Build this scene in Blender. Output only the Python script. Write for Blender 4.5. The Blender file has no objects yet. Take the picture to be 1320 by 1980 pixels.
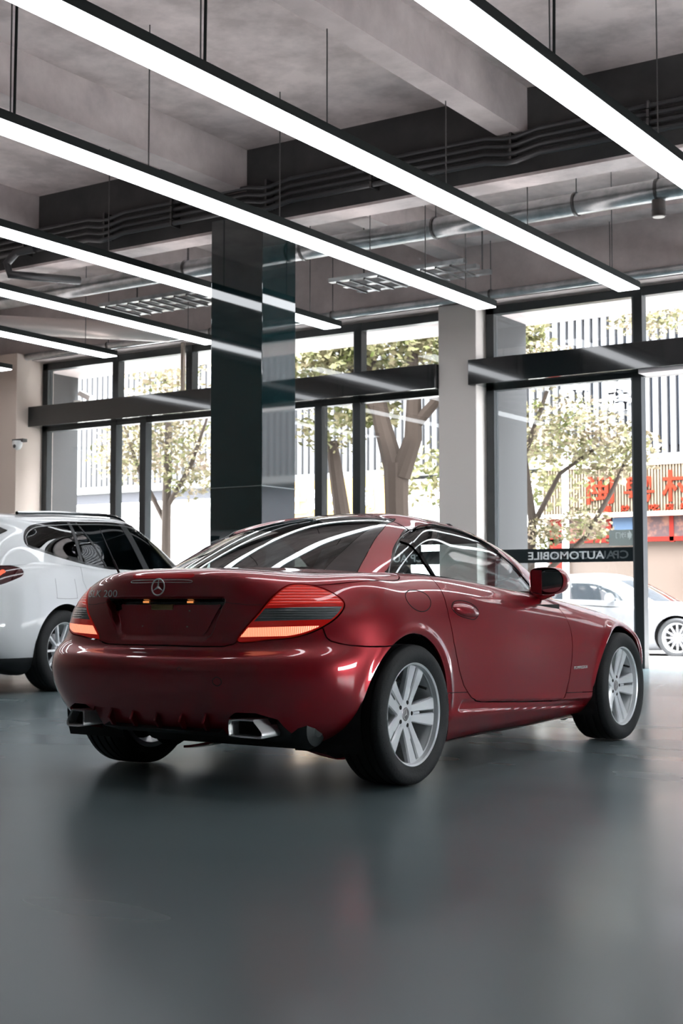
import bpy, math, random
import numpy as np
from mathutils import Vector, Matrix
from mathutils.bvhtree import BVHTree

# ------------------------------------------------------------ camera, sky, sun, exposure
scene = bpy.context.scene
COL = scene.collection
FPX = 2690.0
cam_data = bpy.data.cameras.new('camera')
cam_data.sensor_fit = 'VERTICAL'
cam_data.sensor_height = 36.0
cam_data.lens = 36.0*FPX/1980.0
cam_data.clip_start = 0.05; cam_data.clip_end = 300
cam = bpy.data.objects.new('camera', cam_data); COL.objects.link(cam)
cam.location = (0, 0, 0.83)
YAW = math.atan(1780/2690); PITCH = math.atan(168/2690)
cam.rotation_euler = (math.pi/2 + PITCH, 0, YAW)
cam_data.dof.use_dof = True
cam_data.dof.focus_distance = 6.6
cam_data.dof.aperture_fstop = 6.3
scene.camera = cam

world = bpy.data.worlds.new('overcast_sky'); scene.world = world; world.use_nodes = True
wn = world.node_tree.nodes; wl = world.node_tree.links
bg = wn['Background']; bg.inputs['Color'].default_value = (0.93, 0.96, 1.0, 1); bg.inputs['Strength'].default_value = 29.0

sun_data = bpy.data.lights.new('sun', 'SUN'); sun_data.energy = 3.0; sun_data.angle = math.radians(1.5); sun_data.color = (1, .93, .84)
sun = bpy.data.objects.new('sun', sun_data); COL.objects.link(sun)
sun.rotation_euler = (math.radians(40), 0, math.radians(20))   # over the showroom roof onto the far side of the street

scene.view_settings.view_transform = 'Standard'
scene.view_settings.look = 'None'
scene.view_settings.gamma = 1.0
scene.view_settings.use_curve_mapping = False
scene.view_settings.exposure = 0.5
cy = scene.cycles
cy.max_bounces = 10; cy.diffuse_bounces = 4; cy.glossy_bounces = 5; cy.transmission_bounces = 8; cy.transparent_max_bounces = 16
cy.caustics_reflective = False; cy.caustics_refractive = False
cy.sample_clamp_indirect = 6.0
cy.use_denoising = True
STREET = -0.15
#>>SURF  ---------------------------------------------------------------- curved sheet-metal toolkit (numpy)

def nspline(t, P, tq, slope0=None, slope1=None):
    """natural / clamped cubic spline through P at knots t, evaluated at tq"""
    t = np.asarray(t, float); P = np.asarray(P, float); n = len(t)
    sh = P.shape[1:]; Q = P.reshape(n, -1); h = np.diff(t)
    A = np.zeros((n, n)); B = np.zeros((n, Q.shape[1]))
    A[0, 0] = A[-1, -1] = 1
    for i in range(1, n - 1):
        A[i, i-1] = h[i-1]; A[i, i] = 2*(h[i-1]+h[i]); A[i, i+1] = h[i]
        B[i] = 6*((Q[i+1]-Q[i])/h[i] - (Q[i]-Q[i-1])/h[i-1])
    if slope0 is not None:
        A[0, 0] = 2*h[0]; A[0, 1] = h[0]; B[0] = 6*((Q[1]-Q[0])/h[0] - np.asarray(slope0, float).reshape(-1))
    if slope1 is not None:
        A[-1, -1] = 2*h[-1]; A[-1, -2] = h[-1]; B[-1] = 6*(np.asarray(slope1, float).reshape(-1) - (Q[-1]-Q[-2])/h[-1])
    M = np.linalg.solve(A, B)
    k = np.clip(np.searchsorted(t, tq) - 1, 0, n-2)
    hh = h[k][:, None]; a = (t[k+1]-tq)[:, None]; b = (tq-t[k])[:, None]
    out = (M[k]*a**3 + M[k+1]*b**3)/(6*hh) + (Q[k]/hh - M[k]*hh/6)*a + (Q[k+1]/hh - M[k+1]*hh/6)*b
    return out.reshape((len(tq),) + sh)

def loft(K, nu, nv, mirror_ends=True, tension=0.0):
    """K: columns x rows x 3 control points (y>0 half) -> fine grid nu x nv x 3 with arc-like spacing"""
    K = np.array(K, float); nc, nr, _ = K.shape
    du = np.linalg.norm(np.diff(K, axis=0), axis=2)[:, 1:-1].mean(axis=1)
    dv = np.linalg.norm(np.diff(K, axis=1), axis=2).mean(axis=0)
    tu = np.concatenate([[0], np.cumsum(du)]); tv = np.concatenate([[0], np.cumsum(np.maximum(dv, .02))])
    s = np.linspace(0, 1, nu)*tu[-1]; w = np.linspace(0, 1, nv)*tv[-1]
    if mirror_ends:   # extend by mirrored columns so that the centreline is smooth
        fl = np.array([1, -1, 1.])
        m0 = K[2:0:-1]*fl; m1 = K[-2:-4:-1]*fl
        KK = np.concatenate([m0, K, m1]); t = np.concatenate([-tu[2:0:-1], tu, 2*tu[-1]-tu[-2:-4:-1]])
    else:
        KK = K; t = tu
    G = nspline(t, KK, s)                       # nu x nr x 3
    G = nspline(tv, G.transpose(1, 0, 2), w).transpose(1, 0, 2)
    if mirror_ends:
        G[0, :, 1] = 0; G[-1, :, 1] = 0
    return G

def grid_normals(G):
    du = np.gradient(G, axis=0); dv = np.gradient(G, axis=1)
    N = np.cross(du, dv); L = np.linalg.norm(N, axis=2, keepdims=True)
    N = N/np.maximum(L, 1e-12)
    return N

def seg_dist(px, py, poly, closed=True):
    poly = np.asarray(poly, float); a = poly; b = np.roll(poly, -1, axis=0)
    if not closed: a = poly[:-1]; b = poly[1:]
    best = np.full(px.shape, 1e9)
    for (ax, ay), (bx, by) in zip(a, b):
        dx, dy = bx-ax, by-ay; L = dx*dx+dy*dy+1e-18
        t = np.clip(((px-ax)*dx+(py-ay)*dy)/L, 0, 1)
        d = (px-ax-t*dx)**2 + (py-ay-t*dy)**2
        np.minimum(best, d, out=best)
    return np.sqrt(best)

def sdf(px, py, poly):
    """signed distance, negative inside"""
    d = seg_dist(px, py, poly)
    ins = np.zeros(px.shape, bool); n = len(poly)
    for i in range(n):
        x1, y1 = poly[i]; x2, y2 = poly[(i+1) % n]
        c = ((y1 > py) != (y2 > py))
        with np.errstate(divide='ignore', invalid='ignore'):
            xi = (x2-x1)*(py-y1)/((y2-y1) if y2 != y1 else 1e-18)+x1
        ins ^= c & (px < xi)
    return np.where(ins, -d, d)

def smooth_poly(pts, n=8, closed=True):
    """Catmull-Rom resampling of a polygon"""
    P = np.asarray(pts, float); out = []; m = len(P)
    rng = range(m) if closed else range(m-1)
    for i in rng:
        if closed: p0, p1, p2, p3 = P[i-1], P[i], P[(i+1) % m], P[(i+2) % m]
        else: p0, p1, p2, p3 = P[max(i-1, 0)], P[i], P[i+1], P[min(i+2, m-1)]
        for k in range(n):
            t = k/n
            out.append(.5*((2*p1)+(-p0+p2)*t+(2*p0-5*p1+4*p2-p3)*t*t+(-p0+3*p1-3*p2+p3)*t**3))
    if not closed: out.append(P[-1])
    return np.array(out)

class Sheet:
    """triangulated half-surface with analytic normals and per-vertex (u,v) grid coordinates"""
    def __init__(s, G, flip=False):
        nu, nv, _ = G.shape; s.nu, s.nv = nu, nv
        N = grid_normals(G)
        if flip: N = -N
        s.P = G.reshape(-1, 3); s.N = N.reshape(-1, 3)
        I, J = np.meshgrid(np.arange(nu), np.arange(nv), indexing='ij')
        s.UV = np.stack([I.ravel(), J.ravel()], 1).astype(float)
        a = (I[:-1, :-1]*nv+J[:-1, :-1]).ravel(); b = a+nv; c = b+1; d = a+1
        T = np.concatenate([np.stack([a, b, c], 1), np.stack([a, c, d], 1)])
        s.T = T[:, ::-1] if flip else T
        gu = np.linalg.norm(np.gradient(G, axis=0), axis=2).ravel(); gv = np.linalg.norm(np.gradient(G, axis=1), axis=2).ravel()
        s.gu, s.gv = gu, gv

def clip_mesh(P, N, UV, T, g):
    """keep the part of the mesh where g<=0, cutting triangles exactly along g=0"""
    inside = g <= 0
    k = inside[T].sum(1)
    keep = T[k == 3]; newT = [keep]
    cut = T[(k == 1) | (k == 2)]
    if len(cut):
        edges = {}; addP, addN, addU = [], [], []; base = len(P); tris = []
        def mid(i, j):
            key = (i, j) if i < j else (j, i)
            if key in edges: return edges[key]
            a, b = key; t = g[a]/(g[a]-g[b]); t = min(max(t, 0.), 1.)
            addP.append(P[a]*(1-t)+P[b]*t); n = N[a]*(1-t)+N[b]*t; addN.append(n/ (np.linalg.norm(n)+1e-12)); addU.append(UV[a]*(1-t)+UV[b]*t)
            edges[key] = base+len(addP)-1; return edges[key]
        for tri in cut:
            q = []
            for m in range(3):
                i, j = int(tri[m]), int(tri[(m+1) % 3])
                if inside[i]: q.append(i)
                if inside[i] != inside[j]: q.append(mid(i, j))
            for m in range(1, len(q)-1): tris.append((q[0], q[m], q[m+1]))
        P = np.concatenate([P, np.array(addP)]); N = np.concatenate([N, np.array(addN)]); UV = np.concatenate([UV, np.array(addU)])
        newT.append(np.array(tris))
    T = np.concatenate(newT) if len(newT) else keep
    used = np.unique(T); remap = np.full(len(P), -1); remap[used] = np.arange(len(used))
    return P[used], N[used], UV[used], remap[T], used

def clip_multi(P, N, UV, T, gfuncs):
    for gf in gfuncs:
        if len(T) == 0: break
        P, N, UV, T, _ = clip_mesh(P, N, UV, T, gf(P, UV))
    return P, N, UV, T

def mirror_join(P, N, T):
    n = len(P); fl = np.array([1, -1, 1.])
    return np.concatenate([P, P*fl]), np.concatenate([N, N*fl]), np.concatenate([T, T[:, ::-1]+n])

def thicken(P, N, T, d):
    """add an inner skin d below the surface and walls round the open edges (not on the centreline)"""
    n = len(P); Pi = P-N*d
    e = np.concatenate([T[:, [0, 1]], T[:, [1, 2]], T[:, [2, 0]]]); key = e[:, 0].astype(np.int64)*(n+1)+e[:, 1]; rev = e[:, 1].astype(np.int64)*(n+1)+e[:, 0]
    bd = e[~np.isin(key, rev)]
    on = (np.abs(P[bd[:, 0], 1]) < 1e-4) & (np.abs(P[bd[:, 1], 1]) < 1e-4); bd = bd[~on]
    # walls use their own vertices so that the outer skin keeps its normals
    w = np.unique(bd); m = np.full(n, -1); m[w] = np.arange(len(w)); A = P[w]; B = Pi[w]; o1 = 2*n; o2 = 2*n+len(w)
    W = np.concatenate([np.stack([o1+m[bd[:, 1]], o1+m[bd[:, 0]], o2+m[bd[:, 0]]], 1), np.stack([o1+m[bd[:, 1]], o2+m[bd[:, 0]], o2+m[bd[:, 1]]], 1)]) if len(bd) else np.zeros((0, 3), int)
    Pn = np.concatenate([P, Pi, A, B]); Tn = np.concatenate([T, T[:, ::-1]+n, W])
    Nn = np.concatenate([N, -N, np.zeros((2*len(w), 3))])
    return Pn, Nn, Tn
#<<SURF
# ------------------------------------------------------------ materials
MATS = {}
def mat(name, color, rough=.5, metal=0., coat=0., coat_rough=.03, emit=None, estr=0., spec=.5, alpha=1., ior=1.5, trans=0., bump=None, noise=None):
    """bump=(scale, strength, detail); noise=(scale, other colour, low, high, stretch)"""
    if name in MATS: return MATS[name]
    m = bpy.data.materials.new(name); m.use_nodes = True; nt = m.node_tree; b = nt.nodes['Principled BSDF']
    b.inputs['Base Color'].default_value = (*color, 1); b.inputs['Roughness'].default_value = rough; b.inputs['Metallic'].default_value = metal
    b.inputs['Coat Weight'].default_value = coat; b.inputs['Coat Roughness'].default_value = coat_rough
    b.inputs['Specular IOR Level'].default_value = spec; b.inputs['IOR'].default_value = ior
    b.inputs['Transmission Weight'].default_value = trans; b.inputs['Alpha'].default_value = alpha
    if emit: b.inputs['Emission Color'].default_value = (*emit, 1); b.inputs['Emission Strength'].default_value = estr
    if bump or noise:
        tc = nt.nodes.new('ShaderNodeTexCoord'); mp = nt.nodes.new('ShaderNodeMapping'); nt.links.new(tc.outputs['Object'], mp.inputs['Vector'])
    if noise:
        sc, c2, lo, hi, st = noise
        mp.inputs['Scale'].default_value = st
        n = nt.nodes.new('ShaderNodeTexNoise'); n.inputs['Scale'].default_value = sc; n.inputs['Detail'].default_value = 6; n.inputs['Roughness'].default_value = .6
        nt.links.new(mp.outputs['Vector'], n.inputs['Vector'])
        r = nt.nodes.new('ShaderNodeValToRGB'); r.color_ramp.elements[0].position = lo; r.color_ramp.elements[1].position = hi
        r.color_ramp.elements[0].color = (*color, 1); r.color_ramp.elements[1].color = (*c2, 1)
        nt.links.new(n.outputs['Fac'], r.inputs['Fac']); nt.links.new(r.outputs['Color'], b.inputs['Base Color'])
    if bump:
        n2 = nt.nodes.new('ShaderNodeTexNoise'); n2.inputs['Scale'].default_value = bump[0]; n2.inputs['Detail'].default_value = bump[2] if len(bump) > 2 else 4
        nt.links.new(mp.outputs['Vector'], n2.inputs['Vector'])
        bp = nt.nodes.new('ShaderNodeBump'); bp.inputs['Strength'].default_value = bump[1]; bp.inputs['Distance'].default_value = .01
        nt.links.new(n2.outputs['Fac'], bp.inputs['Height']); nt.links.new(bp.outputs['Normal'], b.inputs['Normal'])
    MATS[name] = m; return m

def pane(name, tint=(1, 1, 1), refl=1.0, ior=1.45, haze=0.0):
    """thin sheet of glass: straight-through light tinted, Fresnel reflection on top"""
    if name in MATS: return MATS[name]
    m = bpy.data.materials.new(name); m.use_nodes = True; nt = m.node_tree; nt.nodes.clear()
    out = nt.nodes.new('ShaderNodeOutputMaterial'); t = nt.nodes.new('ShaderNodeBsdfTransparent'); t.inputs['Color'].default_value = (*tint, 1)
    g = nt.nodes.new('ShaderNodeBsdfGlossy'); g.inputs['Roughness'].default_value = 0.0; g.inputs['Color'].default_value = (refl, refl, refl, 1)
    f = nt.nodes.new('ShaderNodeFresnel'); ge = nt.nodes.new('ShaderNodeNewGeometry'); mr_ = nt.nodes.new('ShaderNodeMapRange'); mr_.inputs[3].default_value = ior; mr_.inputs[4].default_value = 1/ior
    nt.links.new(ge.outputs['Backfacing'], mr_.inputs[0]); nt.links.new(mr_.outputs[0], f.inputs['IOR']); mx = nt.nodes.new('ShaderNodeMixShader')
    nt.links.new(f.outputs[0], mx.inputs[0]); nt.links.new(t.outputs[0], mx.inputs[1]); nt.links.new(g.outputs[0], mx.inputs[2]); last = mx
    nt.links.new(last.outputs[0], out.inputs[0]); MATS[name] = m; return m

def emis(name, color, s):
    if name in MATS: return MATS[name]
    m = bpy.data.materials.new(name); m.use_nodes = True; nt = m.node_tree; nt.nodes.clear()
    out = nt.nodes.new('ShaderNodeOutputMaterial'); e = nt.nodes.new('ShaderNodeEmission'); e.inputs[0].default_value = (*color, 1); e.inputs[1].default_value = s
    nt.links.new(e.outputs[0], out.inputs[0]); MATS[name] = m; return m

# ------------------------------------------------------------ object builders
def tag(o, label=None, cat=None, group=None, kind=None):
    if label: o['label'] = label
    if cat: o['category'] = cat
    if group: o['group'] = group
    if kind: o['kind'] = kind
    return o
def link(name, me, parent=None, loc=None, rot=None):
    o = bpy.data.objects.new(name, me); COL.objects.link(o)
    if parent is not None: o.parent = parent
    if loc is not None: o.location = loc
    if rot is not None: o.rotation_euler = rot
    return o
def empty(name, loc=(0, 0, 0), rotz=0, label=None, cat=None, group=None):
    o = link(name, None, None, loc, (0, 0, rotz)); return tag(o, label, cat, group)

class MB:
    """collects simple solids and links them as ONE mesh object"""
    def __init__(s): s.v = []; s.f = []; s.sm = []
    def add(s, vs, fs, smooth=False):
        b = len(s.v); s.v += [tuple(map(float, p)) for p in vs]; s.f += [tuple(i+b for i in f) for f in fs]; s.sm += [smooth]*len(fs); return s
    def box(s, x0, x1, y0, y1, z0, z1):
        return s.add([(x0,y0,z0),(x1,y0,z0),(x1,y1,z0),(x0,y1,z0),(x0,y0,z1),(x1,y0,z1),(x1,y1,z1),(x0,y1,z1)],
                     [(0,3,2,1),(4,5,6,7),(0,1,5,4),(1,2,6,5),(2,3,7,6),(3,0,4,7)])
    def prism(s, poly, a0, a1, axis='y'):
        """extrude a 2D polygon; axis y: poly=(x,z); x: (y,z); z: (x,y)"""
        n = len(poly)
        def P(p, a): return {'y': (p[0], a, p[1]), 'x': (a, p[0], p[1]), 'z': (p[0], p[1], a)}[axis]
        vs = [P(p, a0) for p in poly]+[P(p, a1) for p in poly]
        return s.add(vs, [tuple(range(n))[::-1], tuple(range(n, 2*n))]+[(i, (i+1) % n, (i+1) % n+n, i+n) for i in range(n)])
    def tube(s, pts, r, n=10, smooth=True, caps=True):
        pts = [Vector(p) for p in pts]; m = len(pts); rs = r if hasattr(r, '__len__') else [r]*m
        vs = []; up = None
        for i, p in enumerate(pts):
            d = (pts[min(i+1, m-1)]-pts[max(i-1, 0)]).normalized()
            if up is None: up = d.orthogonal().normalized()
            up = (up-d*up.dot(d)).normalized(); q = d.cross(up)
            for k in range(n):
                a = 2*math.pi*k/n; vs.append(p+(up*math.cos(a)+q*math.sin(a))*rs[i])
        fs = [(i*n+k, i*n+(k+1) % n, (i+1)*n+(k+1) % n, (i+1)*n+k) for i in range(m-1) for k in range(n)]
        s.add(vs, fs, smooth)
        if caps: s.add(vs[:n], [tuple(range(n))[::-1]]); s.add(vs[-n:], [tuple(range(n))])
        return s
    def lathe(s, prof, n=48, axis='y', c=(0, 0, 0), smooth=True, closed=False):
        """prof: list of (radius, axial)"""
        vs = []
        for k in range(n):
            a = 2*math.pi*k/n; ca, sa = math.cos(a), math.sin(a)
            for r, h in prof:
                vs.append({'y': (c[0]+r*ca, c[1]+h, c[2]+r*sa), 'z': (c[0]+r*ca, c[1]+r*sa, c[2]+h), 'x': (c[0]+h, c[1]+r*ca, c[2]+r*sa)}[axis])
        m = len(prof); mm = m if closed else m-1
        fs = [(k*m+i, k*m+(i+1) % m, ((k+1) % n)*m+(i+1) % m, ((k+1) % n)*m+i) for k in range(n) for i in range(mm)]
        return s.add(vs, fs, smooth)
    def cyl(s, p0, p1, r, n=24, smooth=True): return s.tube([p0, p1], r, n, smooth)
    def build(s, name, m, parent=None, loc=None, rot=None, bevel=0, sharp=35, seg=2, recalc=True):
        me = bpy.data.meshes.new(name); me.from_pydata(s.v, [], s.f)
        me.polygons.foreach_set('use_smooth', s.sm)
        if recalc:
            import bmesh
            b = bmesh.new(); b.from_mesh(me); bmesh.ops.recalc_face_normals(b, faces=b.faces); b.to_mesh(me); b.free()
        if m is not None: me.materials.append(m)
        o = link(name, me, parent, loc, rot)
        if any(s.sm): me.set_sharp_from_angle(angle=math.radians(sharp))
        if bevel:
            md = o.modifiers.new('edge', 'BEVEL'); md.width = bevel; md.segments = seg; md.limit_method = 'ANGLE'
        return o

def sheet_obj(name, P, N, T, m, parent=None):
    me = bpy.data.meshes.new(name)
    me.vertices.add(len(P)); me.vertices.foreach_set('co', np.ascontiguousarray(P, dtype=np.float32).ravel())
    nT = len(T); me.loops.add(nT*3); me.loops.foreach_set('vertex_index', np.ascontiguousarray(T, dtype=np.int32).ravel())
    me.polygons.add(nT); me.polygons.foreach_set('loop_start', np.arange(0, nT*3, 3, dtype=np.int32))
    me.polygons.foreach_set('loop_total', np.full(nT, 3, dtype=np.int32))
    me.polygons.foreach_set('use_smooth', np.ones(nT, bool))
    me.update(calc_edges=True); me.validate(clean_customdata=False)
    if len(me.vertices) == len(N): me.normals_split_custom_set_from_vertices([tuple(map(float, n)) for n in N])
    me.materials.append(m)
    return link(name, me, parent)

class Shell:
    """half-body sheet plus named signed fields; part() cuts a panel out, mirrors and thickens it"""
    def __init__(s, G):
        s.G = G; s.S = Sheet(G, flip=True); s.F = {}; s.nu, s.nv = s.S.nu, s.S.nv
        P = s.S.P; s.x, s.y, s.z = P[:, 0], P[:, 1], P[:, 2]; s.u, s.v = s.S.UV[:, 0], s.S.UV[:, 1]
        Pm = np.concatenate([P, P*[1, -1, 1]]); Tm = np.concatenate([s.S.T, s.S.T[:, ::-1]+len(P)])
        s.bvh = BVHTree.FromPolygons([tuple(p) for p in Pm.tolist()], Tm.tolist(), all_triangles=True)
    def metric(s, g):
        """turn any level function into metres near its zero"""
        a = g.reshape(s.nu, s.nv); du = np.gradient(a, axis=0)/np.maximum(np.linalg.norm(np.gradient(s.G, axis=0), axis=2), 1e-4)
        dv = np.gradient(a, axis=1)/np.maximum(np.linalg.norm(np.gradient(s.G, axis=1), axis=2), 1e-4)
        return (a/np.maximum(np.sqrt(du**2+dv**2), 1e-3)).ravel()
    def uv(s, pts, zmin=-9):
        out = []
        for p in pts:
            p = np.array(p, float); i = np.argmin(((s.S.P-p)**2).sum(1)); a, b = divmod(i, s.nv)
            a = min(max(a, 1), s.nu-2); b = min(max(b, 1), s.nv-2); G = s.G
            tu = (G[a+1, b]-G[a-1, b])/2; tv = (G[a, b+1]-G[a, b-1])/2
            A = np.stack([tu, tv], 1); q, *_ = np.linalg.lstsq(A, p-G[a, b], rcond=None); out.append((a+q[0], b+q[1]))
        return out
    def field_uv(s, name, poly): s.F[name] = s.metric(sdf(s.u, s.v, np.array(poly)))
    def field_xz(s, name, poly, ymin=.5): s.F[name] = np.maximum(s.metric(sdf(s.x, s.z, np.array(poly))), ymin-s.y)
    def field_yz(s, name, poly, xmax=None, xmin=None):
        g = s.metric(sdf(s.y, s.z, np.array(poly)))
        if xmax is not None: g = np.maximum(g, s.x-xmax)
        if xmin is not None: g = np.maximum(g, xmin-s.x)
        s.F[name] = g
    def part(s, name, m, conds, depth=.012, parent=None, lift=0., split=False):
        """conds: list of arrays g (kept where g<=0)"""
        A = np.stack(conds, 1); P, N, T = s.S.P, s.S.N, s.S.T
        pre = (A <= .03).all(1); T = T[pre[T].any(1)]
        for k in range(len(conds)):
            if len(T) == 0: return None
            P, N, A, T, _ = clip_mesh(P, N, A, T, A[:, k])
        if len(T) == 0: return None
        if lift: P = P+N*lift
        fl = np.array([1, -1, 1.])
        if split:
            out = []
            for sgn in (-1, 1):
                if sgn > 0: q = thicken(P, N, T, depth)
                else: q = thicken(P*fl, N*fl, T[:, ::-1], depth)
                out.append(sheet_obj(name, *q, m, parent))
            return out
        P, N, T = mirror_join(P, N, T); 
        return sheet_obj(name, *thicken(P, N, T, depth), m, parent)
    def surf(s, p, d=None):
        """closest surface point (or the hit of a ray p,d) with outward normal"""
        if d is None: q, n, i, _ = s.bvh.find_nearest(Vector(p))
        else: q, n, i, _ = s.bvh.ray_cast(Vector(p), Vector(d))
        return q, n
    def line(s, pts, r=.0022, off=0., n=6, res=8, closed=False):
        c = smooth_poly(pts, res, closed); out = []
        if closed: c = np.concatenate([c, c[:1]])
        for p in c:
            q, nn = s.surf(p); out.append(q+nn*off)
        return MB().tube(out, r, n)

def text_mesh(body, size, depth, bevel=0., bold=0., spacing=1.0):
    cu = bpy.data.curves.new('letters', 'FONT'); cu.body = body; cu.size = size; cu.extrude = depth/2; cu.offset = bold; cu.space_character = spacing
    cu.resolution_u = 3; cu.align_x = 'CENTER'; cu.align_y = 'CENTER'; cu.bevel_depth = bevel
    o = bpy.data.objects.new('letters', cu); COL.objects.link(o); dg = bpy.context.evaluated_depsgraph_get(); dg.update()
    me = bpy.data.meshes.new_from_object(o.evaluated_get(dg)); bpy.data.objects.remove(o); bpy.data.curves.remove(cu)
    me.materials.clear(); return me
def lettering(name, body, size, m, loc, rot, depth=.01, parent=None, bold=0., sx=1., spacing=1.0, fit=None):
    me = text_mesh(body, size, depth, bold=bold, spacing=spacing); me.name = name; me.materials.append(m)
    if fit:
        v = np.zeros(len(me.vertices)*3, np.float32); me.vertices.foreach_get('co', v); v = v.reshape(-1, 3)
        lo, hi = v.min(0), v.max(0); c = (lo+hi)/2; v[:, 0] = (v[:, 0]-c[0])*fit[0]/(hi[0]-lo[0]); v[:, 1] = (v[:, 1]-c[1])*fit[1]/(hi[1]-lo[1])
        me.vertices.foreach_set('co', v.ravel()); me.update()
    return link(name, me, parent, loc, rot)
def struct(o, **k): o['kind'] = 'structure'; return o
# ------------------------------------------------------------ the showroom
CONC = mat('raw_concrete', (.56, .485, .475), .85, noise=(1.9, (.84, .74, .725), .38, .62, (1, 1, 1)), bump=(9, .35, 6))
CONC_D = mat('beam_concrete', (.40, .35, .345), .85, noise=(2.2, (.60, .53, .52), .3, .7, (1, 1, 1)), bump=(14, .3, 6))
PLASTER = mat('pale_plaster', (.66, .60, .565), .75, bump=(30, .05))
PLASTER_W = mat('warm_plaster', (.60, .50, .44), .75, bump=(30, .05))
DARKWALL = mat('added_wall_dark', (.045, .05, .052), .7)
FRAME = mat('black_window_frame', (.022, .026, .028), .35, metal=.3)
FRAME_IN = mat('grey_frame_edge', (.16, .165, .17), .4, metal=.5)
BAND = mat('glossy_black_fascia', (.010, .012, .013), .08, coat=.6)
GALV = mat('galvanised_steel', (.55, .56, .57), .28, metal=.9, noise=(6, (.38, .40, .41), .4, .6, (1, 1, 1)))
CONDUIT = mat('painted_conduit', (.085, .086, .09), .35, metal=.6)
GLASS = pane('window_glass', (.97, .985, .985))

# polished epoxy floor: dark resin, softly mirrored, with faint scuffs
fm = bpy.data.materials.new('epoxy_floor'); fm.use_nodes = True; nt = fm.node_tree; b = nt.nodes['Principled BSDF']
b.inputs['Base Color'].default_value = (.13, .17, .18, 1); b.inputs['IOR'].default_value = 1.19
tc = nt.nodes.new('ShaderNodeTexCoord'); mp = nt.nodes.new('ShaderNodeMapping'); nt.links.new(tc.outputs['Object'], mp.inputs[0]); mp.inputs['Scale'].default_value = (.6, 1.3, 1)
n1 = nt.nodes.new('ShaderNodeTexNoise'); n1.inputs['Scale'].default_value = 1.0; n1.inputs['Detail'].default_value = 2; nt.links.new(mp.outputs[0], n1.inputs[0])
mr = nt.nodes.new('ShaderNodeMapRange'); mr.inputs[1].default_value = .3; mr.inputs[2].default_value = .7; mr.inputs[3].default_value = .2; mr.inputs[4].default_value = .28
nt.links.new(n1.outputs[0], mr.inputs[0]); nt.links.new(mr.outputs[0], b.inputs['Roughness'])
n2 = nt.nodes.new('ShaderNodeTexNoise'); n2.inputs['Scale'].default_value = 1.6; n2.inputs['Detail'].default_value = 2; nt.links.new(mp.outputs[0], n2.inputs[0])
bp = nt.nodes.new('ShaderNodeBump'); bp.inputs['Strength'].default_value = .012; bp.inputs['Distance'].default_value = .02; nt.links.new(n2.outputs[0], bp.inputs['Height']);
FLOOR = fm

XL, XR, YB, YW, ZC = -17.2, 5.0, -5.0, 15.9, 5.65
struct(MB().box(XL-.3, XR+.3, YB-.3, YW+.15, -.12, 0).build('floor', FLOOR))
struct(MB().box(XL-.3, XR+.3, YB-.3, YW+.35, ZC, ZC+.25).build('ceiling', CONC))
struct(MB().box(XL-.25, XL, YB-.25, YW+.2, 0, ZC).build('wall_left', PLASTER_W))
struct(MB().box(XR, XR+.25, YB-.25, 5.0, 0, ZC).box(XR, XR+.25, 9.5, YW+.2, 0, ZC).box(XR, XR+.25, 5.0, 9.5, 0, .9).box(XR, XR+.25, 5.0, 9.5, 1.9, ZC).build('wall_right', mat('grey_side_wall', (.22, .21, .205), .8)))  # opening left for the added side window
struct(MB().box(XL, XR, YB-.25, YB, 0, ZC).build('wall_back', mat('grey_rear_wall', (.30, .29, .29), .8)))
# concrete above the windows
w = MB().box(XL, XR, 15.62, 16.15, 4.62, ZC); struct(w.build('wall_front', CONC_D))
# main beam and the cross beams
struct(MB().box(XL, XR, 11.7, 12.0, 4.82, ZC).build('trim_1', mat('beam_dark', (.04, .041, .042), .85, noise=(2, (.075, .072, .072), .3, .7, (1, 1, 1)))))
struct(MB().box(XL, XR, 11.69, 12.01, 4.8, 4.83).build('trim_2', CONC))
for k, x in enumerate((-15.6, -12.35, -9.22, -5.9, -2.55, .8)):
    struct(MB().box(x, x+.26, YB, 11.7, 5.2, ZC).build('trim_%d' % (k+3), CONC_D))
for k, x in enumerate((-12.35, -8.75, -2.55)):
    struct(MB().box(x, x+.3, 12.0, 15.62, 5.22, ZC).build('trim_%d' % (k+9), CONC_D))
# column clad in black glass panels
pl = MB().box(-9.28, -8.6, 11.5, 12.1, 0, 4.87).build('trim_12', mat('black_glass_cladding', (.004, .014, .016), .04, ior=1.8), bevel=.006)
struct(pl)
struct(MB().box(-9.285, -8.595, 11.495, 12.105, 1.995, 2.005).build('trim_13', mat('panel_joint', (.2, .22, .22), .3, metal=.8)))
# plastered columns at the window line
struct(MB().box(-8.83, -8.28, 15.62, 16.1, 0, 4.7).build('trim_14', PLASTER, bevel=.01))
struct(MB().box(-17.2, -16.25, 15.3, 16.1, 0, 4.7).build('trim_15', PLASTER_W, bevel=.01))
struct(MB().box(-17.2, -16.95, 13.9, 15.3, 0, 4.9).build('trim_16', PLASTER_W, bevel=.01))

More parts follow.
